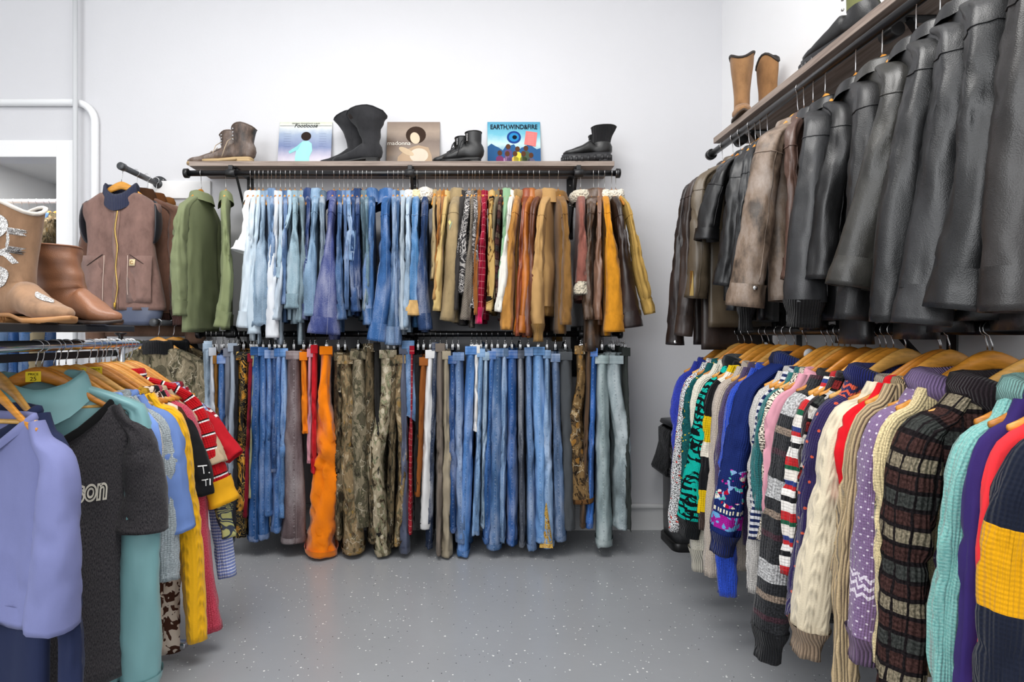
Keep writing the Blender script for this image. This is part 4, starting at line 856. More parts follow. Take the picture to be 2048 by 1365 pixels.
jackets = [
 ('*dark brown leather jacket at the far end of the rail|far-end brown leather jacket', 'L', 'lea:3a2b28', 1446, 1372, 1350, 690, 26, 34, 690, dict(big=.75, cuff='tab', th=.03, after=snap(0))),
 ('umber leather jacket with laced seams', 'L', 'lea:57463f', 1467, 1386, 1366, 672, 26, 34, 700, dict(big=.75, cuff='shirt', th=.03)),
 ('*olive-brown leather jacket with a zipped cuff|zip-cuffed olive jacket', 'L', 'lea:5c5040', 1481, 1400, 1390, 596, 32, 50, 655, dict(big=.75, after=keep('olive'), th=.03, bow=.02)),
 ('*glossy black biker jacket with one sleeve pushed up|pushed-up biker jacket', 'L', 'lea:1b1b1d', 1499, 1440, 1412, 482, 46, 50, 600, dict(big=.75, th=.035, cuff='shirt', wr=.007)),
 ('black leather blazer', 'L', 'lea:2a2b2d', 1511, 1478, 1444, 572, 40, 42, 640, dict(big=.75, th=.03)),
 ('smoky black leather jacket', 'L', 'lea:323437', 1521, 1494, 1466, 622, 26, 30, 640, dict(big=.75, th=.025)),
 ('black jacket with a knitted cuff', 'L', 'lea:202022', 1535, 1518, 1492, 662, 24, 42, 640, dict(big=.75, cuff='rib', mcuff='rib:1d1d1e', th=.025)),
 ('*distressed tan-brown leather coat with a snap cuff|distressed brown coat', 'L', 'dis:84705f', 1596, 1536, 1490, 614, 62, 74, 600, dict(big=.75, cuff='tab', th=.05, wr=.0055, after=snap(0, up=.06))),
 ('brown leather bomber jacket', 'L', 'lea:5a4238', 1608, 1582, 1576, 560, 28, 28, 590, dict(big=.75, cuff='shirt', th=.025)),
 ('*matte grey-black jacket with a turned ribbed cuff|ribbed-cuff grey jacket', 'L', 'lea:46474a', 1626, 1640, 1606, 655, 70, 88, 660, dict(big=.75, cuff='rib', mcuff='rib:1a1a1b', hem='rib', mhem='lea:2a2a2c', th=.04, wr=.0055)),
 ('*shiny black leather jacket with a stitched shoulder|stitched-shoulder black jacket', 'L', 'lea:1f1f21', 1650, 1690, 1640, 560, 56, 66, 640, dict(big=.75, th=.035)),
 ('black leather jacket with a bare collar', 'L', 'lea:29292b', 1711, 1738, 1700, 640, 66, 70, 690, dict(big=.75, th=.035, wr=.0055, puff=.01)),
 ('*grey-olive leather jacket with pointed cuff tab|grey-olive leather jacket', 'L', 'lea:4d4b45', 1764, 1806, 1698, 575, 76, 92, 600, dict(big=.75, cuff='tab', th=.045, wr=.0055, after=snap(0, up=.05))),
 ('*plain black leather jacket with a long straight sleeve|straight-sleeved black jacket', 'L', 'lea:2c2d2f', 1832, 1860, 1776, 645, 76, 80, 680, dict(big=.75, th=.04, wr=.005)),
 ('black leather jacket with a topstitched sleeve seam', 'L', 'lea:38393c', 1880, 1922, 1842, 650, 96, 104, 665, dict(big=.75, th=.045, wr=.0055, cuff='tab', after=snap(0, m='met:d8c99a:.3', up=.035))),
 ('*glossy black jacket with a brass snap on its waistband|brass-snap black jacket', 'L', 'lea:2b2c2e', 1960, 1990, 1915, 620, 110, 116, 640, dict(big=.75, th=.06, hem='band', wr=.007, after=snap(0, m='met:b08d48:.3', r=.012, up=.03), cuff='tab')),
 ('*dark brown-grey leather coat with an open cuff|open-cuffed leather coat', 'L', 'lea:3d3836', 2040, 2080, 2022, 625, 110, 112, 660, dict(big=.75, th=.06, wr=.005, cuff='shirt')),
]
row(jackets, placeside(RZ), PI, (-.75, .66), RZ, .082, LEA, 'wooden hangers on the upper side rail', None, thd=.03, front=1, amax=.075, dropk=.12, two=True, hwd=.225)
# ---------------------------------------------------------------- chrome rack in the foreground
CXR, CZ = -1.27, 1.137
t = thing('garment_rack', 'chrome garment rack carrying the bright tops, with a black shelf of boots over it', 'garment rack', (CXR, 1.5, 0))
MB().tube([(0, -.75, CZ), (0, .58, CZ), (0, .61, CZ), (0, .615, CZ)], [.0165, .0165, .014, .006], 18).build('rail', 'met:d8dade:.12', t)
for y in (-.68, .5):
    lg = MB().tube([(0, y, .05), (0, y, CZ-.01)], .014, 14).build('upright', 'met:c8cace:.15', t)
    f = MB(); f.box((-.24, y-.016, .03), (.24, y+.016, .055)); f.build('foot', 'met:c8cace:.2', lg, bevel=.004)
    MB().tube([(0, y, CZ), (0, y, 1.165), (0, y, 1.172), (0, y, 1.178)], [.008, .008, .018, .02], 12).build('shelf_post', 'pls:151516:.4', t)
b = MB(); b.box((-.36, -.75, 1.178), (.155, .33, 1.199)); b.build('shelf', 'pls:2a2b2c:.3', t, False, bevel=.003)
b = MB(); b.box((-.03, -.6, CZ-.045), (-.015, .5, CZ-.022)); b.build('rail_shadow_bar', 'pls:1a1a1b:.4', t, False, bevel=.002)  # dark bar standing in for the shadow strip beneath the chrome rail
TEE = 'tops on the chrome rack'
def placel(h, near): return (CXR, CXR*F/(h-CX), CZ)
left = [
 ('*lavender jersey top with wide three-quarter sleeves|lavender top', 'T', 'cot:7b80ae', -50, 118, 106, 1250, 80, 106, 1262, dict(nd=.1, nw=.185, hw=.265, th=.05, fold=.014, mcollar='cot:7b80ae', wr=.005, elbow=.6, hemw=.23)),
 ('*long navy tunic behind the lavender top|navy tunic', 'T', 'cot:232b49', -10, 122, 138, 1500, 30, 56, 1500, dict(nd=.08, th=.03, wr=.007)),
 ('*charcoal heather band T-shirt with black neck trim|charcoal band T-shirt', 'T', 'jer:1d1c20:4d4a4c', 72, 294, 284, 1060, 70, 92, 1335, dict(nd=.12, hw=.265, th=.05, short=True, mcollar='cot:0d0d0e', fold=.012, wr=.007, nw=.185, hemw=.22)),
 ('*aqua satin blouse with long gathered sleeves|aqua satin blouse', 'B', 'sat:7fb0b3', 84, 303, 283, 1420, 70, 92, 1345, dict(nd=.05, nw=.09, th=.04, cuff='rib', mcuff='sat:8ab9bb', wr=.0055, collar='wide', hemw=.21)),
 ('*plain cream knit top|cream knit top', 'W', 'kni:dcd6cc', 108, 312, 262, 1345, 34, 40, 1340, dict(nd=.05, th=.02)),
 ('sky blue long dress', 'T', 'cot:7f9fe0', 118, 300, 240, 1500, 30, 40, 1480, dict(nd=.05, th=.03)),
 ('pale grey knit top', 'T', 'kni:a9b2b6', 132, 330, 335, 1160, 30, 24, 1180, dict(nd=.05, th=.015)),
 ('*cornflower blue T-shirt with a boxy sleeve|cornflower T-shirt', 'T', 'cot:6f8bc6', 152, 348, 356, 1060, 60, 70, 1140, dict(nd=.06, th=.035, short=True, wr=.007)),
 ('*bright yellow cable-knit cardigan|yellow cardigan', 'K', 'cab:f0b31c', 178, 384, 392, 1282, 62, 40, 1190, dict(nd=.06, th=.035, wr=.0055, mcollar='rib:efb41e')),
 ('brown and white animal-print top', 'T', 'cow:4a2c20:d8c8b8', 192, 372, 338, 1305, 26, 26, 1300, dict(nd=.06, th=.02)),
 ('*black T-shirt with white lettering on the sleeve|lettered black T-shirt', 'T', 'cot:151517', 203, 396, 408, 988, 50, 44, 1100, dict(nd=.06, th=.02, short=True)),
 ('*raspberry pink heather sweater|raspberry sweater', 'W', 'hea:b02e44:cf5266', 210, 404, 424, 1262, 52, 30, 1150, dict(nd=.05, th=.025, wr=.0055)),
 ('beige jersey T-shirt', 'T', 'cot:b39c80', 222, 414, 432, 930, 26, 22, 1080, dict(nd=.05, th=.016, short=True)),
 ('*red polo shirt with black and white pinstripes|pinstriped red polo shirt', 'P', 'str:.052:0=b5141c,.72=141414,.82=f2f0ee,.92=b5141c', 234, 424, 448, 1005, 54, 62, 1080, dict(th=.022, short=True, cuff='shirt', mcuff='cot:e3a51c')),
 ('olive and white swirl-print top', 'T', 'pai:3c4454:b9b878', 240, 424, 458, 1075, 24, 20, 1080, dict(nd=.05, th=.015)),
 ('*bright red T-shirt with a pale hem', 'T', 'cot:b01622', 246, 434, 470, 915, 38, 40, 1060, dict(nd=.05, th=.018, short=True)),
 ('*periwinkle ribbed sweater with fine white stripes|periwinkle sweater', 'W', 'str:.012:0=7d8cc4,.62=d4d8ea', 254, 428, 455, 1152, 36, 34, 1130, dict(nd=.05, th=.022, wr=.005)),
 ('maroon T-shirt with pale chest stripes', 'T', 'str:.14:0=8d1626,.3=e6dcd8,.38=8d1626,.5=e6dcd8,.58=8d1626', 262, 432, 452, 900, 34, 30, 1060, dict(nd=.05, th=.02, short=True)),
]
for i, k in ((0, 'lavender'), (2, 'band'), (7, 'blue'), (8, 'yellow'), (10, 'lettered'), (3, 'satin')): left[i][10]['after'] = keep(k)
row(left, placel, 0, (1, 0), CZ, .06, TEE, 'wooden hangers on the chrome rack', None, dowel=True, thd=.02, front=-1, amax=.06, two=True, half=.215, nwd=.165, hwd=.25)
# ---------------------------------------------------------------- work vest and jackets on the wall peg
def flange_pole(x, z, length, label):
    t = thing('wall_peg', label, 'wall peg', (x, WY-.001, z))
    MB().lathe([(.0, -.0), (.05, 0), (.05, -.008), (.028, -.012), (.024, -.03), (.0, -.03)], (0, 0, 0), 20, 'y').build('flange', 'pls:3b3d40:.4', t)
    b = MB()
    for k in range(4): 
        an = PI/4+k*PI/2; b.lathe([(.0, -.0085), (.006, -.0085), (.006, -.013), (0, -.013)], (.038*math.cos(an), 0, .038*math.sin(an)), 8, 'y')
    b.build('screw', 'met:9a9a9a:.35', t)
    MB().tube([(0, -.02, 0), (0, -length+.02, .0)], RAIL_R-.0005, 14).build('pole', 'pls:4a4c50:.38', t)
    MB().tube([(0, -length+.03, 0), (0, -length, 0), (0, -length-.004, 0)], [.021, .021, .016], 14).build('end_cap', 'pls:3b3d40:.4', t)
    return t
PX, PZ = -1.862, 2.07
flange_pole(PX, PZ, .37, 'grey pipe peg on the wall holding the brown work vest')
def hung(base, hl, kind, body, P, a, zend, wt, wb, zh, hgrp=None, **o):
    hw = o.pop('hw', .225); ex = o.pop('ex', 0); mats = dict(body=body)
    for q in ('collar', 'cuff', 'hem', 'sleeve'):
        if 'm'+q in o: mats[q] = o.pop('m'+q)
    end = (P[0]+(hw+.02)*math.cos(a), P[1]+(hw+.02)*math.sin(a)+ex, zend); nm, cat = NAMES[kind]; hk = o.pop('hk', .075)
    bd = dict(zh=zh, th=o.pop('th', .03))
    for q in ('hemw', 'puff', 'nw', 'arm', 'nt'):
        if q in o: bd[q] = o.pop(q)
    r = garment(nm, base, cat, P, a, end, (wt, wb), bd, mats=mats, hk=hk, hw=hw, **o)
    h = hanger((hk, False), P, a, hl, hgrp or 'wooden hangers on the wall pegs', 1)
    return r, h
PEG = 'brown work jackets on the wall peg'
(vest, vbody, zsh, vrows), h = hung('brown canvas work vest with navy knit collar and front zip', 'wooden hanger in the brown work vest', 'V', 'sue:7d625a', (PX-.01, 2.955, PZ), 0, 1.4, .05, .05, 1.3, sleeves=False, collar='stand', mcollar='rib:3a3f58', nt=.05, th=.05, hemw=.235, arm=.05, nw=.085, nd=.07, fold=.012, big=1.25)
vest.children[0]['label'] = 'brown canvas body'
def on_body(body, x, z, front=-1):
    vs = [v.co for v in body.data.vertices if abs(v.co.x-x) < .03 and abs(v.co.z-z) < .05 and v.co.y*front > 0]
    return min((v.y for v in vs), default=-.05) if front < 0 else max((v.y for v in vs), default=.05)
def bvh_of(o):
    return BVHTree.FromPolygons([v.co.copy() for v in o.data.vertices], [tuple(p.vertices) for p in o.data.polygons])
vb = bvh_of(vbody)
def fy(x, z, off=.002):
    h = vb.ray_cast(Vector((x, -1, z)), Vector((0, 1, 0))); return (h[0].y if h[0] else -.05)-off
def strip(xs_zs, w, name, m, parent, off=.003, th=.003):
    R = []
    for x, z in xs_zs: y = fy(x, z, off); R.append([Vector((x-w/2, y+th, z)), Vector((x-w/2, y, z)), Vector((x+w/2, y, z)), Vector((x+w/2, y+th, z))])
    return MB().rings(R, cap0=True, cap1=True).build(name, m, parent)
zt, zb = -.2, 1.305-PZ
strip([(-.0+.006*math.sin(i*.9), lerp(zt, zb, i/14)) for i in range(15)], .03, 'zip_placket', 'sue:8a6e64', vest, .004)
zp = strip([(.004+.006*math.sin(i*.9), lerp(zt, zb, i/20)) for i in range(21)], .008, 'zip', 'met:b89a5c:.4', vest, .009)
MB().box((-.004, fy(-.02, zb+.03)-.014, zb+.01), (.006, fy(-.02, zb+.03)-.009, zb+.035)).build('zip_pull', 'met:c9a24a:.3', zp, bevel=.001)
for sx in (-1, 1):
    p = strip([(sx*.12, lerp(-.48, zb+.035, i/8)) for i in range(9)], .13, 'pocket', 'sue:82675f', vest, .0035, .003)
    strip([(sx*(.062), lerp(-.48, zb+.035, i/8)) for i in range(9)], .003, 'pocket_seam', 'cot:c9b3a6', p, .0055, .002)
    strip([(sx*lerp(.07, .178, i/6), lerp(-.475, -.55, i/6)) for i in range(7)], .006, 'pocket_edge', 'cot:3a2c28', p, .0065, .003)
pt = strip([(.085, -.50), (.085, -.535)], .03, 'label_patch', 'cot:e3cfa6', vest, .009, .003)
b = MB(); 
for i in range(10):
    an = math.radians(50+i*29); b.lathe([(.0, 0), (.0022, 0), (.0022, .001), (0, .001)], (.085+.008*math.cos(an), fy(.085, -.517)-.0105, -.517+.008*math.sin(an)), 6, 'y')
b.build('stitched_mark', 'cot:b58a4a', pt)
for sx in (-1, 1):
    R = []
    for i in range(13):
        f = i/12*PI; R.append([Vector((sx*(.172+.030*math.sin(f)+.008*math.cos(2*PI*j/12)), .034*math.sin(2*PI*j/12)*math.sin(f)-.004, -.295-.115*math.cos(f))) for j in range(12)])
    MB().rings(R, cap0=True, cap1=True).build('armhole_lining', 'sat:191a22', vest)
rows = [(zb+.01, .225, .045), (zb-.02, .222, .048), (zb-.06, .21, .045), (zb-.085, .19, .04)]
loft_rows(rows, 30, 4.4, .012, 0, -1, 0).build('quilted_lining', 'sat:4e566c', vest)
hung('dark brown canvas jacket with ribbed hem hung behind the work vest', 'wooden hanger just behind the vest hanger', 'J', 'sue:6b4d40', (PX+.01, 3.05, PZ), .12, 1.22, .1, .09, 1.24, hem='rib', mhem='rib:5a3d38', cuff='rib', mcuff='rib:5a3d38', group=PEG, collar='wide', ex=-.03, hemw=.2, mcollar='cor:4a3020')
hung('umber duck jacket third on the wall peg behind the vest', 'wooden hanger third on the wall peg', 'J', 'sue:74594a', (PX+.02, 3.135, PZ), .25, 1.12, .1, .1, 1.16, group=PEG, collar='wide', mcollar='cor:6b4226', cuff='shirt', hw=.235, hemw=.22, mhem='sue:5a4238')
hung('tan jacket last on the wall peg against the wall', 'wooden hanger last on the wall peg', 'J', 'sue:a38361', (PX+.03, 3.205, PZ), .2, 1.3, .06, .06, 1.25, group=PEG, collar='rolled', mcollar='cor:8a5a30', th=.02, hw=.24)
LP = -1.66
flange_pole(LP, 1.235, .42, 'grey pipe peg low on the wall holding the dark hunting jackets')
PEG2 = 'dark jackets on the low wall peg'
hung('olive brown hunting jacket with a black collar on the low peg', 'wooden hanger of the olive hunting jacket', 'J', 'cam:olive', (LP, 2.93, 1.235), .1, .55, .1, .09, .5, group=PEG2, collar='stand', mcollar='rib:17171a', th=.04)
hung('bark camouflage jacket with a black knit collar on the low peg', 'wooden hanger of the bark camouflage jacket', 'J', 'cam:dark', (LP+.02, 3.04, 1.235), .5, .5, .1, .09, .5, group=PEG2, collar='stand', mcollar='rib:15161a', th=.035)
hung('black quilted jacket on the low peg nearest the wall', 'wooden hanger of the black quilted jacket', 'J', 'cot:1b1c1f', (LP-.02, 3.17, 1.235), .1, .55, .1, .09, .52, group=PEG2, collar='wide', th=.03, hw=.23)
# ---------------------------------------------------------------- boots and shoes
def boot(name, label, loc, rotz, H, L, rx, ry, m, sole='pls:1a1512:.6', heel=.022, st=.008, wid=.045, point=0, top=0, ankle=.85, lean=0, lug=0, group=None, upper=None, rz=None, slouch=0, flare=1, laces=None, eyelets=0, toecap=None, deco=None, collar=None, inst=.075):
    """a boot: toe along local +x, standing on z=0"""
    t = thing(name, label, 'boot', loc, rotz, group); sd = rnd(); M = 22; R, U = [], []; zs = heel*.55+st
    za = .105+heel*.3; rxa, rya = rx*ankle, min(ry, rx)*ankle*1.0
    pf = Vector((rxa, 0, za)); ns = 12
    for i in range(ns):
        s = i/(ns-1); z = lerp(H, za, s); fl = lerp(flare, 1, sm(s*1.5)); ax, ay = lerp(rx*fl, rxa, sm(s)), lerp(ry*fl, rya, sm(s)); ring = []
        cx = lean*(1-s)**1.2
        for j in range(M):
            an = 2*PI*j/M; c, q = math.cos(an), math.sin(an); k = 1+.06*N3(c*2+sd, q*2, z*14)+slouch*N3(c*1.3+sd, q*1.3, z*30)
            dz = top*(abs(q)**2-.5)*max(0, 1-s*4)
            ring.append(Vector((cx+ax*c*k, ay*q*k, z+dz)))
        R.append(ring)
    D0 = 2*rxa
    for i in range(1, 8):
        ph = i/8*PI/2; dr = Vector((-math.cos(ph), 0, -math.sin(ph))); D = lerp(D0, za-zs, i/8)*(1+.42*math.sin(2*ph)); ring = []
        for j in range(M):
            an = 2*PI*j/M; c, q = math.cos(an), math.sin(an); p = pf+dr*(D/2-D/2*c); hy = lerp(rya, wid*.82, sm(i/8)); p.y += hy*q*(1+.05*N3(c*2, q*2, i*.4+sd))
            p.z = max(p.z, zs*.98+heel*.5*max(0, -p.x/.08+.2)*0); ring.append(p)
        R.append(ring)
    Lf = L-rxa*2+.0; nf = 12
    for i in range(nf):
        s = i/(nf-1); x = rxa+s*(Lf-.0); hh = lerp(za-zs, .036, sm(s*1.05))*(1 if s < .93 else max(.25, 1-(s-.93)*9)); wd = interp([(0, wid*.82), (.45, wid), (.8, wid*(.86-point*.3)), (.95, wid*(.55-point*.33)), (1, wid*(.2-.12*point))], s)
        zb = zs-.0*s; ring = []
        lo = interp([(0, zs), (.45, st), (.8, st), (1, st+.008)], s)
        for j in range(M):
            an = 2*PI*j/M; c, q = math.cos(an), math.sin(an); top_z = interp([(0, za), (.3, inst), (.62, .052), (1, .036)], s)+st-.008 if i else za
            hz = (top_z-lo)/2*(1 if s < .9 else 1-((s-.9)*5)**2); zc = lo+hz
            ring.append(Vector((x, wd*spow(q, .8), zc+hz*spow(c, .85)+.002*N3(x*60, q*2, sd))))
        R.append(ring)
    for r in R: U += [(p.x, p.z) for p in r]
    nsp = ns+5
    if upper:
        mb = MB(); k = ns-1; mb.rings(R[:k+1], U[:M*(k+1)]); mb.build('shaft', upper, t); mb = MB(); mb.rings(R[k:], U[M*k:], cap1=True); mb.build('foot', m, t)
    else:
        mb = MB(); mb.rings(R, U, cap1=True); mb.build('upper', m, t)
    ins = MB(); R2 = [[Vector((lean+(p.x-lean)*k, p.y*k, p.z-dz)) for p in R[0]] for k, dz in ((.97, .001), (.86, .02), (.72, .035), (.3, .04))]
    ins.rings(R2, cap1=True); ins.build('lining', 'pls:2a211c:.8', t)
    pr = MB()
    for i in range(len(R[0])): pass
    MB().tube(R[0]+[R[0][0], R[0][1]], .003 if not collar else .006, 6).build('top_binding', collar or m, t)
    # sole and heel
    out = []; nO = 30
    prof = [(-rxa*.98, 0), (-rxa*.9, wid*.5), (-rxa*.5, wid*.76), (rxa, wid*.8), (rxa+Lf*.45, wid*1.06), (rxa+Lf*.8, wid*(.95-point*.3)), (rxa+Lf*.96, wid*(.6-.3*point)), (rxa+Lf+.008, 0)]
    pp = spline([Vector((x, y, 0)) for x, y in prof], nO); loop = pp+[Vector((p.x, -p.y, 0)) for p in pp[-2:0:-1]]
    def zat_(x): return interp([(-rxa, zs-st), (rxa*.8, zs-st), (rxa+Lf*.4, 0), (rxa+Lf*.8, 0), (rxa+Lf+.01, .008)], x)
    sb = MB(); sb.rings([[Vector((p.x*.99, p.y*.97, zat_(p.x))) for p in loop], [Vector((p.x, p.y, zat_(p.x)+st*.5)) for p in loop], [Vector((p.x, p.y, zat_(p.x)+st+.003)) for p in loop]], cap0=True, cap1=True)
    so = sb.build('sole', sole, t)
    hb = MB(); hl = [p for p in loop if p.x < rxa*.45]; hx = rxa*.45
    ring0 = [Vector((min(p.x, hx), p.y*.96, 0)) for p in loop]; ring1 = [Vector((min(p.x, hx), p.y, zs-st+.002)) for p in loop]
    hb.rings([ring0, ring1], cap0=True, cap1=True); hb.build('heel', sole, t)
    if lug:
        b = MB()
        for p in loop[::2]:
            n = Vector((0, 1 if p.y > 0 else -1, 0)); b.box((p.x-.007, p.y-.004, zat_(p.x)-.0), (p.x+.007, p.y+.004, zat_(p.x)+st*.7))
        b.build('tread', sole, so)['kind'] = 'stuff'
    if laces:
        b = MB(); nl = laces if isinstance(laces, int) else 5
        for k in range(nl):
            s = k/(nl-1); z = lerp(H-.02, za-.0, s); x0 = rxa*1.02+lean*(z-za)/(H-za) if z > za else rxa
            if s > .6: q = (s-.6)/.4; x0, z = lerp(rxa, rxa+Lf*.32, q), lerp(za+.012, inst+.012, q)
            for sg in (-1, 1): b.tube([(x0-.012, -.022*sg, z), (x0+.006, 0, z-.004), (x0-.008+.004, .022*sg, z-.012)], .0022, 5)
        b.tube([(rxa+.004, .01, za+.03), (rxa+.02, .045, za+.0), (rxa+.03, .055, za-.04), (rxa+.045, .06, .02)], .0022, 5)
        b.tube([(rxa+.004, -.01, za+.03), (rxa+.02, -.045, za+.01), (rxa+.03, -.058, za-.02), (rxa+.035, -.06, .03)], .0022, 5)
        b.build('laces', 'cot:b8a58c' if laces is not True and eyelets != 2 else 'cot:1c1c1e', t)
    if eyelets:
        for k in range(4):
            z = lerp(H-.018, za+.01, k/3)
            for sg in (-1, 1): MB().lathe([(0, -.002), (.005, -.002), (.005, .002), (0, .002)], (rx*.72, sg*(ry*.72+.003), z), 8, 'y').build('eyelet', 'met:c9c9c9:.3', t)
    return t, R
TOPZ = SZ+.0285
def bx(px, y): return at(px, 0, y).x
B1 = 'brown ankle boots on the back shelf'
boot('ankle_boot', 'brown lace-up ankle boot of the pair, the one farther left', (bx(462, 3.17), 3.17, TOPZ), PI+.12, .19, .285, .058, .05, 'dis:6b584c', 'pls:b99d72:.6', .018, .012, laces=6, eyelets=1, top=.02, flare=1.05)
boot('ankle_boot', 'brown lace-up ankle boot with buckled straps, the front one of its pair', (bx(489, 3.09), 3.085, TOPZ), PI-.08, .197, .29, .062, .055, 'dis:6b584c', 'pls:b99d72:.6', .018, .012, laces=6, eyelets=1, top=.02, flare=1.12)
boot('tall_boot', 'tall black slouchy boot, the rear one of its pair beside the figure record', (bx(712, 3.19), 3.19, TOPZ), PI+.15, .292, .26, .075, .06, 'sue:303032', 'pls:141414:.6', .03, .007, point=.7, slouch=.13, flare=1.4, ankle=.66, top=.03, lean=.015)
boot('tall_boot', 'tall black slouchy boot standing in front of its twin on the shelf', (bx(742, 3.10), 3.10, TOPZ), PI-.05, .288, .27, .085, .06, 'sue:303032', 'pls:141414:.6', .03, .007, point=.7, slouch=.14, flare=1.32, ankle=.6, top=.03, lean=.02)
boot('laced_boot', 'small black laced boot, rear one of the pair by the sepia record', (bx(925, 3.16), 3.16, TOPZ), PI+.1, .165, .215, .045, .04, 'lea:222223', 'pls:121212:.5', .016, .014, laces=5, eyelets=2, ankle=.95)
boot('laced_boot', 'small black laced boot, front one of the pair by the sepia record', (bx(947, 3.09), 3.09, TOPZ), PI-.1, .17, .22, .046, .04, 'lea:222223', 'pls:121212:.5', .016, .014, laces=5, eyelets=2, ankle=.95)
boot('chunky_boot', 'black pull-on boot lying behind the thick-soled one at the shelf end', (bx(1196, 3.2), 3.2, TOPZ), PI+.25, .19, .25, .055, .045, 'lea:242425', 'pls:161617:.5', .02, .03, upper='rib:232324', lug=1)
boot('chunky_boot', 'black thick-soled pull-on boot at the end of the back shelf', (bx(1203, 3.09), 3.09, TOPZ), PI-.05, .20, .265, .06, .045, 'lea:2d2d2e', 'pls:2b2b2d:.4', .02, .038, upper='rib:242426', lug=1, flare=1.15, lean=-.012, wid=.05)
boot('cowboy_boot', 'tan stitched cowboy boot at the far end of the side shelf', (1.285, 2.60, TOPZ), -2.0, .34, .28, .06, .045, 'sue:98724e', 'pls:3a2a1c:.5', .035, .008, point=.9, top=.04, ankle=.75, flare=1.12, collar='pls:2a2420:.6')
boot('cowboy_boot', 'tan cowboy boot seen edge-on behind its twin on the side shelf', (1.415, 2.615, TOPZ), -1.15, .34, .28, .055, .028, 'sue:906a46', 'pls:3a2a1c:.5', .035, .008, point=.9, top=.05, ankle=.8, collar='pls:2a2420:.6')
boot('combat_boot', 'black combat boot with an olive canvas shaft on the side shelf', (1.285, 1.80, TOPZ), 1.75, .24, .29, .058, .045, 'lea:2a2a2b', 'pls:202022:.4', .02, .03, upper='cot:6d7048', lug=1, eyelets=1, lean=-.0)
boot('combat_boot', 'second olive-shafted combat boot standing nearer the wall', (1.42, 1.78, TOPZ), 1.7, .24, .29, .058, .045, 'lea:2a2a2b', 'pls:202022:.4', .02, .03, upper='cot:6d7048', lug=1, eyelets=1)
ST = 1.1995
gb, GR = boot('western_boot', 'beige suede western boot with glittering scroll inlays on the rack shelf', (-1.238, 1.50, ST), -.42, .312, .285, .062, .055, 'sue:94745a', 'pls:a9794a:.5', .03, .009, point=.3, top=.035, ankle=.82, flare=1.12, collar='cot:d8cfc4', wid=.047)
boot('western_boot', 'beige western boot almost hidden beside its glittering twin', (-1.42, 1.36, ST), -.5, .312, .285, .062, .055, 'sue:94745a', 'pls:a9794a:.5', .03, .009, point=.3, top=.035, ankle=.82, flare=1.12, wid=.047)
boot('leather_boot', 'smooth brown leather boot with a slumped shaft on the rack shelf', (-1.235, 1.66, ST), -.12, .235, .27, .085, .065, 'lea:8f5f42', 'pls:2b1d16:.5', .02, .006, point=.55, slouch=.12, flare=1.15, lean=-.05, wid=.045, ankle=.86, inst=.085)
boot('leather_boot', 'smooth brown leather boot standing behind the slumped one', (-1.40, 1.72, ST), -.2, .25, .27, .085, .065, 'lea:85573b', 'pls:2b1d16:.5', .02, .006, point=.55, slouch=.1, flare=1.2, lean=-.03, wid=.045, ankle=.86)
# glitter scrolls laid on the shaft of the western boot
gu = next(c for c in gb.children if c.name.startswith('upper')); gbv = bvh_of(gu)
def scroll(pts, w, name):
    P = spline([Vector((x, 0, z)) for x, z in pts], 40); R = []
    for i, p in enumerate(P):
        ww = w*(.25+.75*math.sin(PI*min(1, max(0, (i+1)/41)))); T = (P[min(i+1, 39)]-P[max(i-1, 0)]).normalized(); n = Vector((-T.z, 0, T.x)); row = []
        for k in (-1, -.3, .3, 1):
            q = p+n*ww*k; h = gbv.ray_cast(Vector((q.x, -1, q.z)), Vector((0, 1, 0))); y = h[0].y if h[0] else -.05; row.append(Vector((q.x, y-.0022, q.z)))
        R.append(row)
    MB().rings(R, closed=False).build(name, 'glit', gb)
scroll([(.0, .29), (.035, .275), (.03, .245), (.0, .225), (-.01, .195), (.03, .185), (.045, .16)], .011, 'glitter_scroll')
scroll([(.06, .25), (.068, .215), (.05, .185)], .007, 'glitter_scroll')
scroll([(.045, .2), (.01, .18), (-.0, .15), (.025, .135), (.015, .105), (-.01, .1)], .010, 'glitter_scroll')
def top_inlay():
    R = []
    for i in range(12):
        x = lerp(.095, .165, i/11); wd = .018*math.sin(PI*(i+.5)/12); row = []
        for k in (-1, -.4, .4, 1):
            h = gbv.ray_cast(Vector((x, wd*k, .3)), Vector((0, 0, -1))); row.append(Vector((x, wd*k, (h[0].z if h[0] else .06)+.0018)))
        R.append(row)
    MB().rings(R, closed=False).build('glitter_inlay', 'glit', gb)
top_inlay()
# ---------------------------------------------------------------- record sleeves leaning on the wall
def record(px0, px1, label, m):
    x = (bx(px0, 3.27)+bx(px1, 3.27))/2; t = thing('record_sleeve', label, 'record', (x, WY-.055, TOPZ)); t.rotation_euler = (math.radians(-9.3), 0, 0)
    S = .315; MB().box((-S/2, -.004, 0), (S/2, 0, S)).build('sleeve_card', m, t, False, bevel=.001); return t
def patch(t, pts, name, m, y=-.0046):
    b = MB(); k = len(pts); b.add([(x, y, z) for x, z in pts]+[(x, y-.0004, z) for x, z in pts], [tuple(range(k)), tuple(range(k, 2*k))[::-1]]+[(i, (i+1) % k, (i+1) % k+k, i+k) for i in range(k)]); return b.build(name, m, t, False)
def ell(cx, cz, a, b, n=20, rot=0): return [(cx+a*math.cos(2*PI*i/n)*math.cos(rot)-b*math.sin(2*PI*i/n)*math.sin(rot), cz+a*math.cos(2*PI*i/n)*math.sin(rot)+b*math.sin(2*PI*i/n)*math.cos(rot)) for i in range(n)]
def tm(x, z, y=-.006, sx=1, sz=1): return Matrix.Translation((x, y, z)) @ Matrix.Rotation(PI/2, 4, 'X') @ Matrix.Diagonal((sx, sz, 1, 1))
r1 = record(557, 663, 'record sleeve with a script title and an aqua shirted figure', 'prt1')
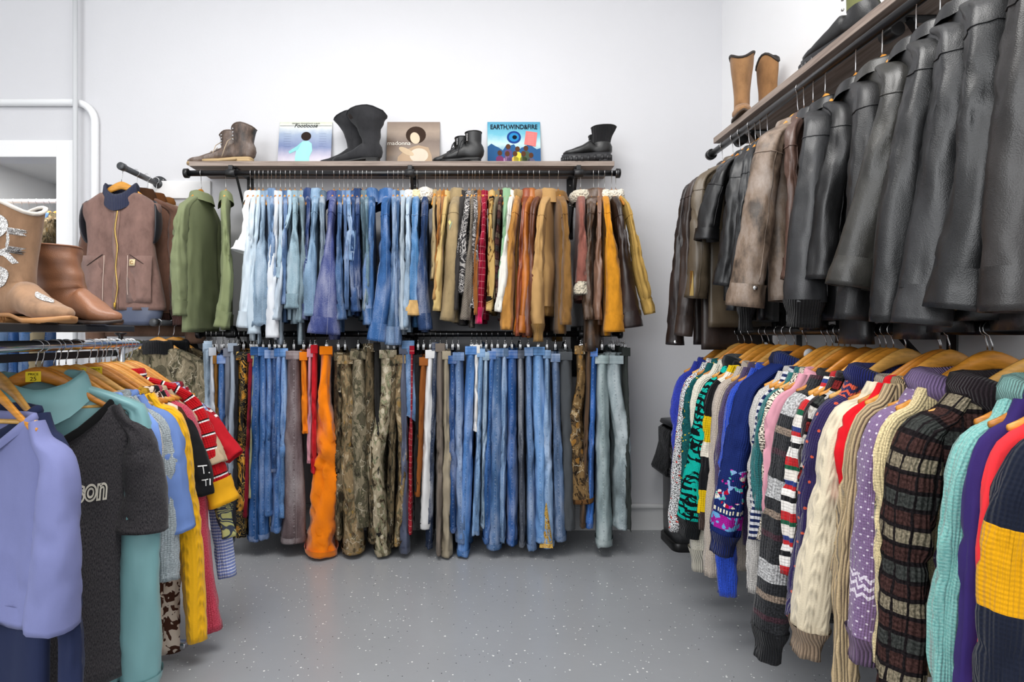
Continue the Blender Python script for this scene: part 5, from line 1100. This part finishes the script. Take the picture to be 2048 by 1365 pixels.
lettering('Footloose', .034, tm(.0, .278, sx=1), 'cot:161616', r1, shear=.35)
patch(r1, [(-.155, .288), (.155, .288), (.155, .290), (-.155, .290)], 'rule', 'cot:3a3a3a', -.0047)
lettering('ORIGINAL SOUNDTRACK ALBUM', .011, tm(0, .3), 'cot:6d6d66', r1)
for sx in (-1, 1):
    for k in range(6): lettering(['SIDE ONE', 'TITLE SONG', 'SIDE TWO', 'DANCING', 'THE GIRL', 'HOLDING'][k] if False else '- - - - - - -', .010, tm(sx*.105, .235-k*.016), 'cot:3d4a66', r1)
patch(r1, ell(.005, .222, .03, .028), 'head', 'cot:2c211c', -.0048)
patch(r1, [(-.055, .09), (-.045, .16), (-.015, .19), (.02, .192), (.04, .175), (.045, .13), (.03, .09), (.03, .0), (-.05, .0)], 'torso', 'cot:9fe0d6', -.0047)
patch(r1, [(-.015, .19), (-.045, .16), (-.095, .125), (-.088, .11), (-.04, .135)], 'arm', 'cot:8ccfd0', -.0049)
r2 = record(776, 877, 'sepia record sleeve with a reclining portrait', 'prt2')
lettering('madonna', .036, tm(-.085, .165, sx=1.05), 'cot:f2ece0', r2)
patch(r2, ell(.015, .23, .06, .055), 'hair', 'cot:3a2b22', -.0047); patch(r2, ell(.01, .21, .028, .038, rot=.3), 'face', 'cot:d9c4aa', -.0050)
patch(r2, [(-.1, .0), (-.09, .09), (-.05, .13), (.0, .155), (.03, .165), (.09, .15), (.11, .1), (.12, .0)], 'figure', 'cot:b59c82', -.0046)
patch(r2, ell(.035, .10, .055, .045), 'bodice', 'cot:d8cbb8', -.0048); patch(r2, ell(-.04, .125, .05, .018, rot=-.5), 'forearm', 'cot:cdb698', -.0052)
r3 = record(977, 1079, 'teal record sleeve with a blue disc and a coral sticker', 'prt3')
lettering('EARTH,WIND&FIRE', .041, tm(0, .268, sx=.8), 'cot:1a1a26', r3, bold=.0008)
patch(r3, ell(.0, .215, .042, .04, 28), 'disc', 'cot:1f3f86', -.0048); patch(r3, ell(.0, .215, .03, .028, 24), 'ring', 'cot:2b86c0', -.0053); patch(r3, ell(.004, .215, .014, .013), 'pupil', 'cot:0c1220', -.0058)
hill = [(-.157, .14)]+[(-.157+.314*i/14, .155+.018*math.sin(i*1.3)+.01*math.sin(i*2.9)) for i in range(15)]+[(.157, .06), (-.157, .06)]
patch(r3, hill, 'hills', 'cot:2f5c8c', -.0046)
patch(r3, [(.06, .17), (.128, .155), (.14, .245), (.072, .255)], 'sticker', 'cot:ee7d7a', -.0062)
for k in range(6): lettering('- - - - -', .012, tm(.1, .232-k*.013, -.0068), 'cot:fbe6e2', r3)
for x, z, c in ((-.085, .115, '7a3b66'), (-.04, .11, 'c79ac0'), (-.035, .155, '5c4a7a'), (.005, .11, 'd9b45a'), (.02, .14, 'd8cf4a'), (.055, .11, '6b6f3a'), (.07, .145, '4a5a4a'), (.1, .1, '5d5a70')):
    patch(r3, [(x-.022, 0), (x-.022, z-.03), (x-.01, z-.018), (x+.01, z-.018), (x+.022, z-.03), (x+.022, 0)], 'figure', 'cot:'+c, -.0048); patch(r3, ell(x, z, .014, .017), 'head', 'cot:5a3826', -.0054)
# ---------------------------------------------------------------- pedal bin in the corner
bt = thing('pedal_bin', 'black pedal bin with a black bag in the corner under the sweaters', 'bin', (1.245, 3.07, 0))
def rr(w, d, z, r=.04, n=5, cx=0, cy=0):
    out = []
    for k, (sx, sy) in enumerate(((1, 1), (-1, 1), (-1, -1), (1, -1))):
        for i in range(n): an = k*PI/2+i/(n-1)*PI/2; out.append(Vector((cx+sx*(w-r)+r*math.cos(an), cy+sy*(d-r)+r*math.sin(an), z)))
    return out
MB().rings([rr(.15, .12, .0), rr(.15, .12, .04), rr(.146, .116, .045)], cap0=True, cap1=True).build('plinth', 'pls:0f0f10:.4', bt)
MB().rings([rr(.138, .108, .045), rr(.14, .11, .1), rr(.142, .112, .58), rr(.145, .115, .6), rr(.14, .11, .6), rr(.135, .105, .3)], cap0=True).build('bucket', 'pls:3a3b3d:.28', bt)
MB().box((-.03, -.165, .02), (.03, -.11, .034)).build('pedal', 'pls:18181a:.4', bt, bevel=.003)
ld = MB().rings([rr(.15, .12, .665), rr(.155, .125, .672), rr(.15, .12, .69), rr(.12, .09, .697)], cap0=True, cap1=True).build('lid', 'pls:202123:.3', bt)
MB().box((-.04, .105, .58), (.04, .122, .69)).build('hinge', 'pls:202123:.4', bt)
R = []
for i, (k, z) in enumerate(((1.0, .645), (1.02, .655), (1.1, .64), (1.14, .56), (1.22, .48), (1.34, .42), (1.3, .405), (1.08, .42))):
    ring = rr(.145*k, .115*k, z, .045, 7); ring = [Vector((p.x*(1+.09*N3(p.x*14, p.y*14, i*.7)*(i > 1)), p.y*(1+.09*N3(p.x*14+5, p.y*14, i*.6)*(i > 1)), p.z+.02*N3(p.x*18, p.y*18, 3)*(i > 2))) for p in ring]; R.append(ring)
MB().rings(R).build('bin_bag', 'bag', bt)
# ---------------------------------------------------------------- next room seen through the doorway
NY, NZ = 4.30, 2.215
t = rail('clothes_rail', (-4.1, NY, NZ), (-1.5, NY, NZ), 'white rail of hangers in the room beyond the doorway')
for c in t.children: c.data.materials[0] = mat('pls:f2f2f2:.4')
for x in (-3.9, -2.2):
    b = MB().tube([(x, NY, NZ+.015), (x, NY, 2.68)], .008, 8).build('hanging_rod', 'pls:eeeeee:.4', None); tag(b, 'thin white rod holding up the next-room rail, '+('by its outer end' if x < -3 else 'by its inner end'), 'rod')
nr = [('*pale grey shirt on the next-room rail', 'S', 'cot:c2c4c4', -10), ('sand coloured jacket', 'J', 'cot:b8a27e', 8), ('*white shirt on the next-room rail', 'S', 'cot:e4e4e4', 28), ('grey cotton shirt', 'S', 'cot:9a9ea2', 44), ('denim shirt', 'S', 'den:5f84b2', 58), ('*bright denim jacket on the next-room rail', 'J', 'den:4f7db8', 74), ('light denim jacket', 'J', 'den:86a8cc', 88), ('faded denim jacket', 'J', 'den:7096c4', 100), ('*camouflage jacket on the next-room rail', 'J', 'cam:tan', 114), ('dark grey jacket', 'J', 'cot:4c4e50', 128)]
lab = words_of('', nr, 'wooden hanger')
for i, ((b_, kd, m, px), (l, hl)) in enumerate(zip(nr, lab)):
    P = (at(px, 0, NY).x, NY, NZ); a = -PI/2+.25*math.sin(i*2.3)+.3; e = (P[0]+.23*math.cos(a), P[1]+.23*math.sin(a), 1.5)
    nm, cat = NAMES[kd]; garment(nm, l, cat, P, a, e, (.05, .06), dict(zh=1.45, th=.02), mats=dict(body=m), hk=.075, group='clothes on the next-room rail', M=20); hanger((.075, False), P, a, hl, 'wooden hangers in the next room', i % 4)
t = rail('clothes_rail', (-4.1, NY, 1.32), (-1.5, NY, 1.32), 'lower rail of jeans in the room beyond the doorway')
for x in (-3.95, -1.6):
    b = MB().tube([(x, NY, 1.303), (x, NY, 0)], .012, 8).build('rail_post', 'pls:eeeeee:.4', None); tag(b, 'white post under the lower next-room rail, '+('by its outer end' if x < -3 else 'by its inner end'), 'post')
jn = [('*grey patterned jeans in the next room', 'cam:light', -20), ('faded grey jeans', 'jean:8d949c', 0), ('pale grey jeans', 'jean:a5abb2', 18), ('*light blue jeans in the next room', 'jean:8db4e0', 38), ('blue jeans', 'jean:4a7cc0', 54), ('washed blue jeans', 'jean:7ba4d8', 70), ('bright blue jeans', 'jean:5f93d6', 86), ('*khaki trousers in the next room', 'cot:b8a888', 104), ('dark jeans', 'jean:3a5a8a', 120)]
lab = words_of('', jn, 'wire clip hanger')
for i, ((b_, m, px), (l, hl)) in enumerate(zip(jn, lab)):
    P = (at(px, 0, NY).x, NY, 1.32); a = -PI/2+.2*math.sin(i*1.7); trousers('jeans' if 'jean:' in m else 'trousers', l, P, a, (P[0], P[1]-.1, .3), (.05, .05), .3, dict(body=m), 'jeans on the next-room rail', loops=False); hanger('clip', P, a, hl, 'wire clip hangers in the next room')
# ---------------------------------------------------------------- prints, price tags and pockets
def decal(body_obj, root, px, py, txt, size, m, parent, sx=1, sz=1, off=.0025, **k):
    bv = bvh_of(body_obj); bpy.context.view_layer.update(); W = root.matrix_world; Wi = W.inverted(); R = Wi.to_3x3()
    eye = Wi @ Vector((0, 0, EYE)); dr = (R @ Vector(((px-CX)/F, 1, (CY-py)/F))).normalized(); h = bv.ray_cast(eye, dr)
    if not h[0]: print('decal missed', txt); return None
    c = h[0]; dh = Vector((dr.x, dr.y, 0)).normalized(); ax = Vector((-dh.y, dh.x, 0)); ax = ax if (W.to_3x3() @ ax).x > 0 else -ax; me = text_mesh(txt, size, 0, **k)
    nrm = h[1] if h[1].dot(dr) < 0 else -h[1]; ax = (ax-nrm*ax.dot(nrm)).normalized(); up = Vector((0, 0, 1)); up = (up-nrm*up.dot(nrm)).normalized()
    import bmesh
    bm = bmesh.new(); bm.from_mesh(me); bmesh.ops.triangulate(bm, faces=bm.faces[:]); bmesh.ops.subdivide_edges(bm, edges=[e for e in bm.edges if e.calc_length() > size*.15], cuts=2); 
    for v in bm.verts:
        p = c+ax*v.co.x*sx+up*v.co.y*sz+nrm*.12; q = bv.ray_cast(p, -nrm); v.co = (q[0] if q[0] else c+ax*v.co.x*sx+up*v.co.y*sz)+nrm*off
    bm.to_mesh(me); bm.free(); me.materials.clear(); me.materials.append(mat(m)); o = bpy.data.objects.new('lettering', me); C.objects.link(o); o.parent = parent; return o
r, P, a, h = REF['band']
decal(r[1], r[0], 183, 1000, 'son', .075, 'cot:d9d3c4', r[1], .72, 1.25, .003, shear=.12, bold=.004)
decal(r[1], r[0], 183, 1000, 'son', .075, 'cot:17171a', r[1], .72, 1.25, .0045, shear=.12, bold=-.0015)
r, P, a, h2 = REF['lettered']; sl = next(c for c in r[0].children if c.name.startswith('sleeve'))
decal(sl, r[0], 409, 948, 'T.', .045, 'cot:ecebe8', sl); decal(sl, r[0], 413, 972, 'TI', .035, 'cot:ecebe8', sl)
def badge(k, px, py, pts, m, name, on='sleeve', off=.0022):
    r = REF[k][0]; t = r[0]; o = next(c for c in t.children if c.name.startswith(on)); bv = bvh_of(o); bpy.context.view_layer.update(); Wi = t.matrix_world.inverted(); R = Wi.to_3x3(); eye = Wi @ Vector((0, 0, EYE))
    def hit(x, y):
        d = (R @ Vector(((x-CX)/F, 1, (CY-y)/F))).normalized(); h = bv.ray_cast(eye, d); return (h[0]-d*off) if h[0] else None
    c = [hit(px+x, py+y) for x, y in pts]; q = [p for p in c if p is not None]
    if len(q) < 3: print('badge missed', name); return
    mid = hit(px, py) or sum(q, Vector())/len(q); k = len(q); b_ = MB(); nn = (q[1]-q[0]).cross(q[2]-q[0]).normalized(); nn = nn if nn.dot(eye-mid) < 0 else -nn
    V_ = q+[mid]+[p+nn*.0012 for p in q]; b_.add(V_, [(i, (i+1) % k, k) for i in range(k)]+[(i, (i+1) % k, k+1+(i+1) % k, k+1+i) for i in range(k)]); b_.build(name, m, o, False)
badge('army', 903, 421, [(-13, 12), (0, -12), (14, 10)], 'cot:3c4fa8', 'shoulder_patch'); badge('army', 903, 422, [(-9, 8), (0, -8), (10, 7)], 'cot:e39a2a', 'shoulder_patch', off=.004)
badge('army', 899, 447, [(-7, -4), (0, -11), (6, -3), (0, 14)], 'cot:8f9a82', 'sleeve_badge'); badge('army', 899, 446, [(-3, -2), (0, -6), (3, -1), (0, 5)], 'cot:d6cd86', 'sleeve_badge', off=.004)
badge('olive', 1383, 568, [(-3, -26), (3, -26), (4, 24), (-4, 24)], 'met:c2a566:.35', 'cuff_zip')
nh = REF['navy'][3]; nb = next(c for c in nh.children if c.name.startswith('shoulder_bar')); MB().lathe([(0, -.0), (.02, 0), (.02, .002), (0, .002)], (0, .0085, -.084), 20, 'y').build('size_disc', 'pls:f0f0f0:.4', nb)
def price(hk_obj, x, txt, hk=.06, z=-.03):
    bar = next(c for c in hk_obj.children if c.name.startswith('shoulder_bar')); b = MB(); b.box((x-.018, -.0096, -hk-.014-.03), (x+.018, -.0084, -hk-.014)); g = b.build('price_tag', 'pls:f2d414:.6', bar, False)
    lettering('PRICE', .0095, tm(x, -hk-.025, -.0103), 'cot:2a2410', g); lettering(txt, .016, tm(x, -hk-.0405, -.0103), 'cot:2a2410', g)
price(REF['band'][3], -.005, '25'); price(REF['blue'][3], .01, '35'); price(REF['yellow'][3], .02, '20')
for t, o, w0, w1, E, zh in POCKETS:
    wb = next(c for c in t.children if c.name.startswith('leg')); bv = bvh_of(wb)
    if o.get('pocket'):
        # stitched patch on the seat, on the side turned to the aisle
        pts = [(-.055, -.0), (.055, -.0), (.055, -.11), (.0, -.135), (-.055, -.11)]
        best = None
        side = 1 if t.rotation_euler.z > -PI/2 else -1
        V_ = []; F_ = []; n = 8
        for i in range(n+1):
            for j in range(n+1):
                x = .1+lerp(-.055, .055, i/n); zz = lerp(-.165, -.29, j/n)-(.02*(1-abs(i/n-.5)*2) if j == n else 0); h = bv.ray_cast(Vector((x, side, zz)), Vector((0, -side, 0))); V_.append(Vector((x, (h[0].y if h[0] else side*w0/2)+side*.002, zz)))
        for i in range(n):
            for j in range(n): F_.append((i*(n+1)+j, (i+1)*(n+1)+j, (i+1)*(n+1)+j+1, i*(n+1)+j+1))
        b = MB(); b.add(V_, F_); pk = b.build('back_pocket', wb.data.materials[0], wb)
        line = [V_[i*(n+1)] for i in range(n+1)]; L1 = [V_[j] for j in range(n+1)]; L2 = [V_[n*(n+1)+j] for j in range(n+1)]; L3 = [V_[i*(n+1)+n] for i in range(n+1)]; L4 = [V_[min(i, n)*(n+1)+3+(2-abs(i-n//2)//2)] for i in range(n+1)]
        s = MB()
        for q in (line, L1, L2, L3, L4): s.tube([p+Vector((0, side*.001, 0)) for p in q], .0014, 4)
        s.build('stitching', 'cot:4a5868', pk)
    if o.get('godet'):
        R = []
        for i in range(10):
            z = lerp(zh+.24, zh+.01, i/9); ww = lerp(.002, w1*.42, i/9); row_ = []
            for k in (-1, -.3, .3, 1):
                h = bv.ray_cast(Vector((.6, E.y+ww*k-.004, z)), Vector((-1, 0, 0))); row_.append(Vector(((h[0].x if h[0] else .19)+.0022, E.y+ww*k-.004, z)))
            R.append(row_)
        MB().rings(R, closed=False).build('embroidered_godet', 'bar2', wb)
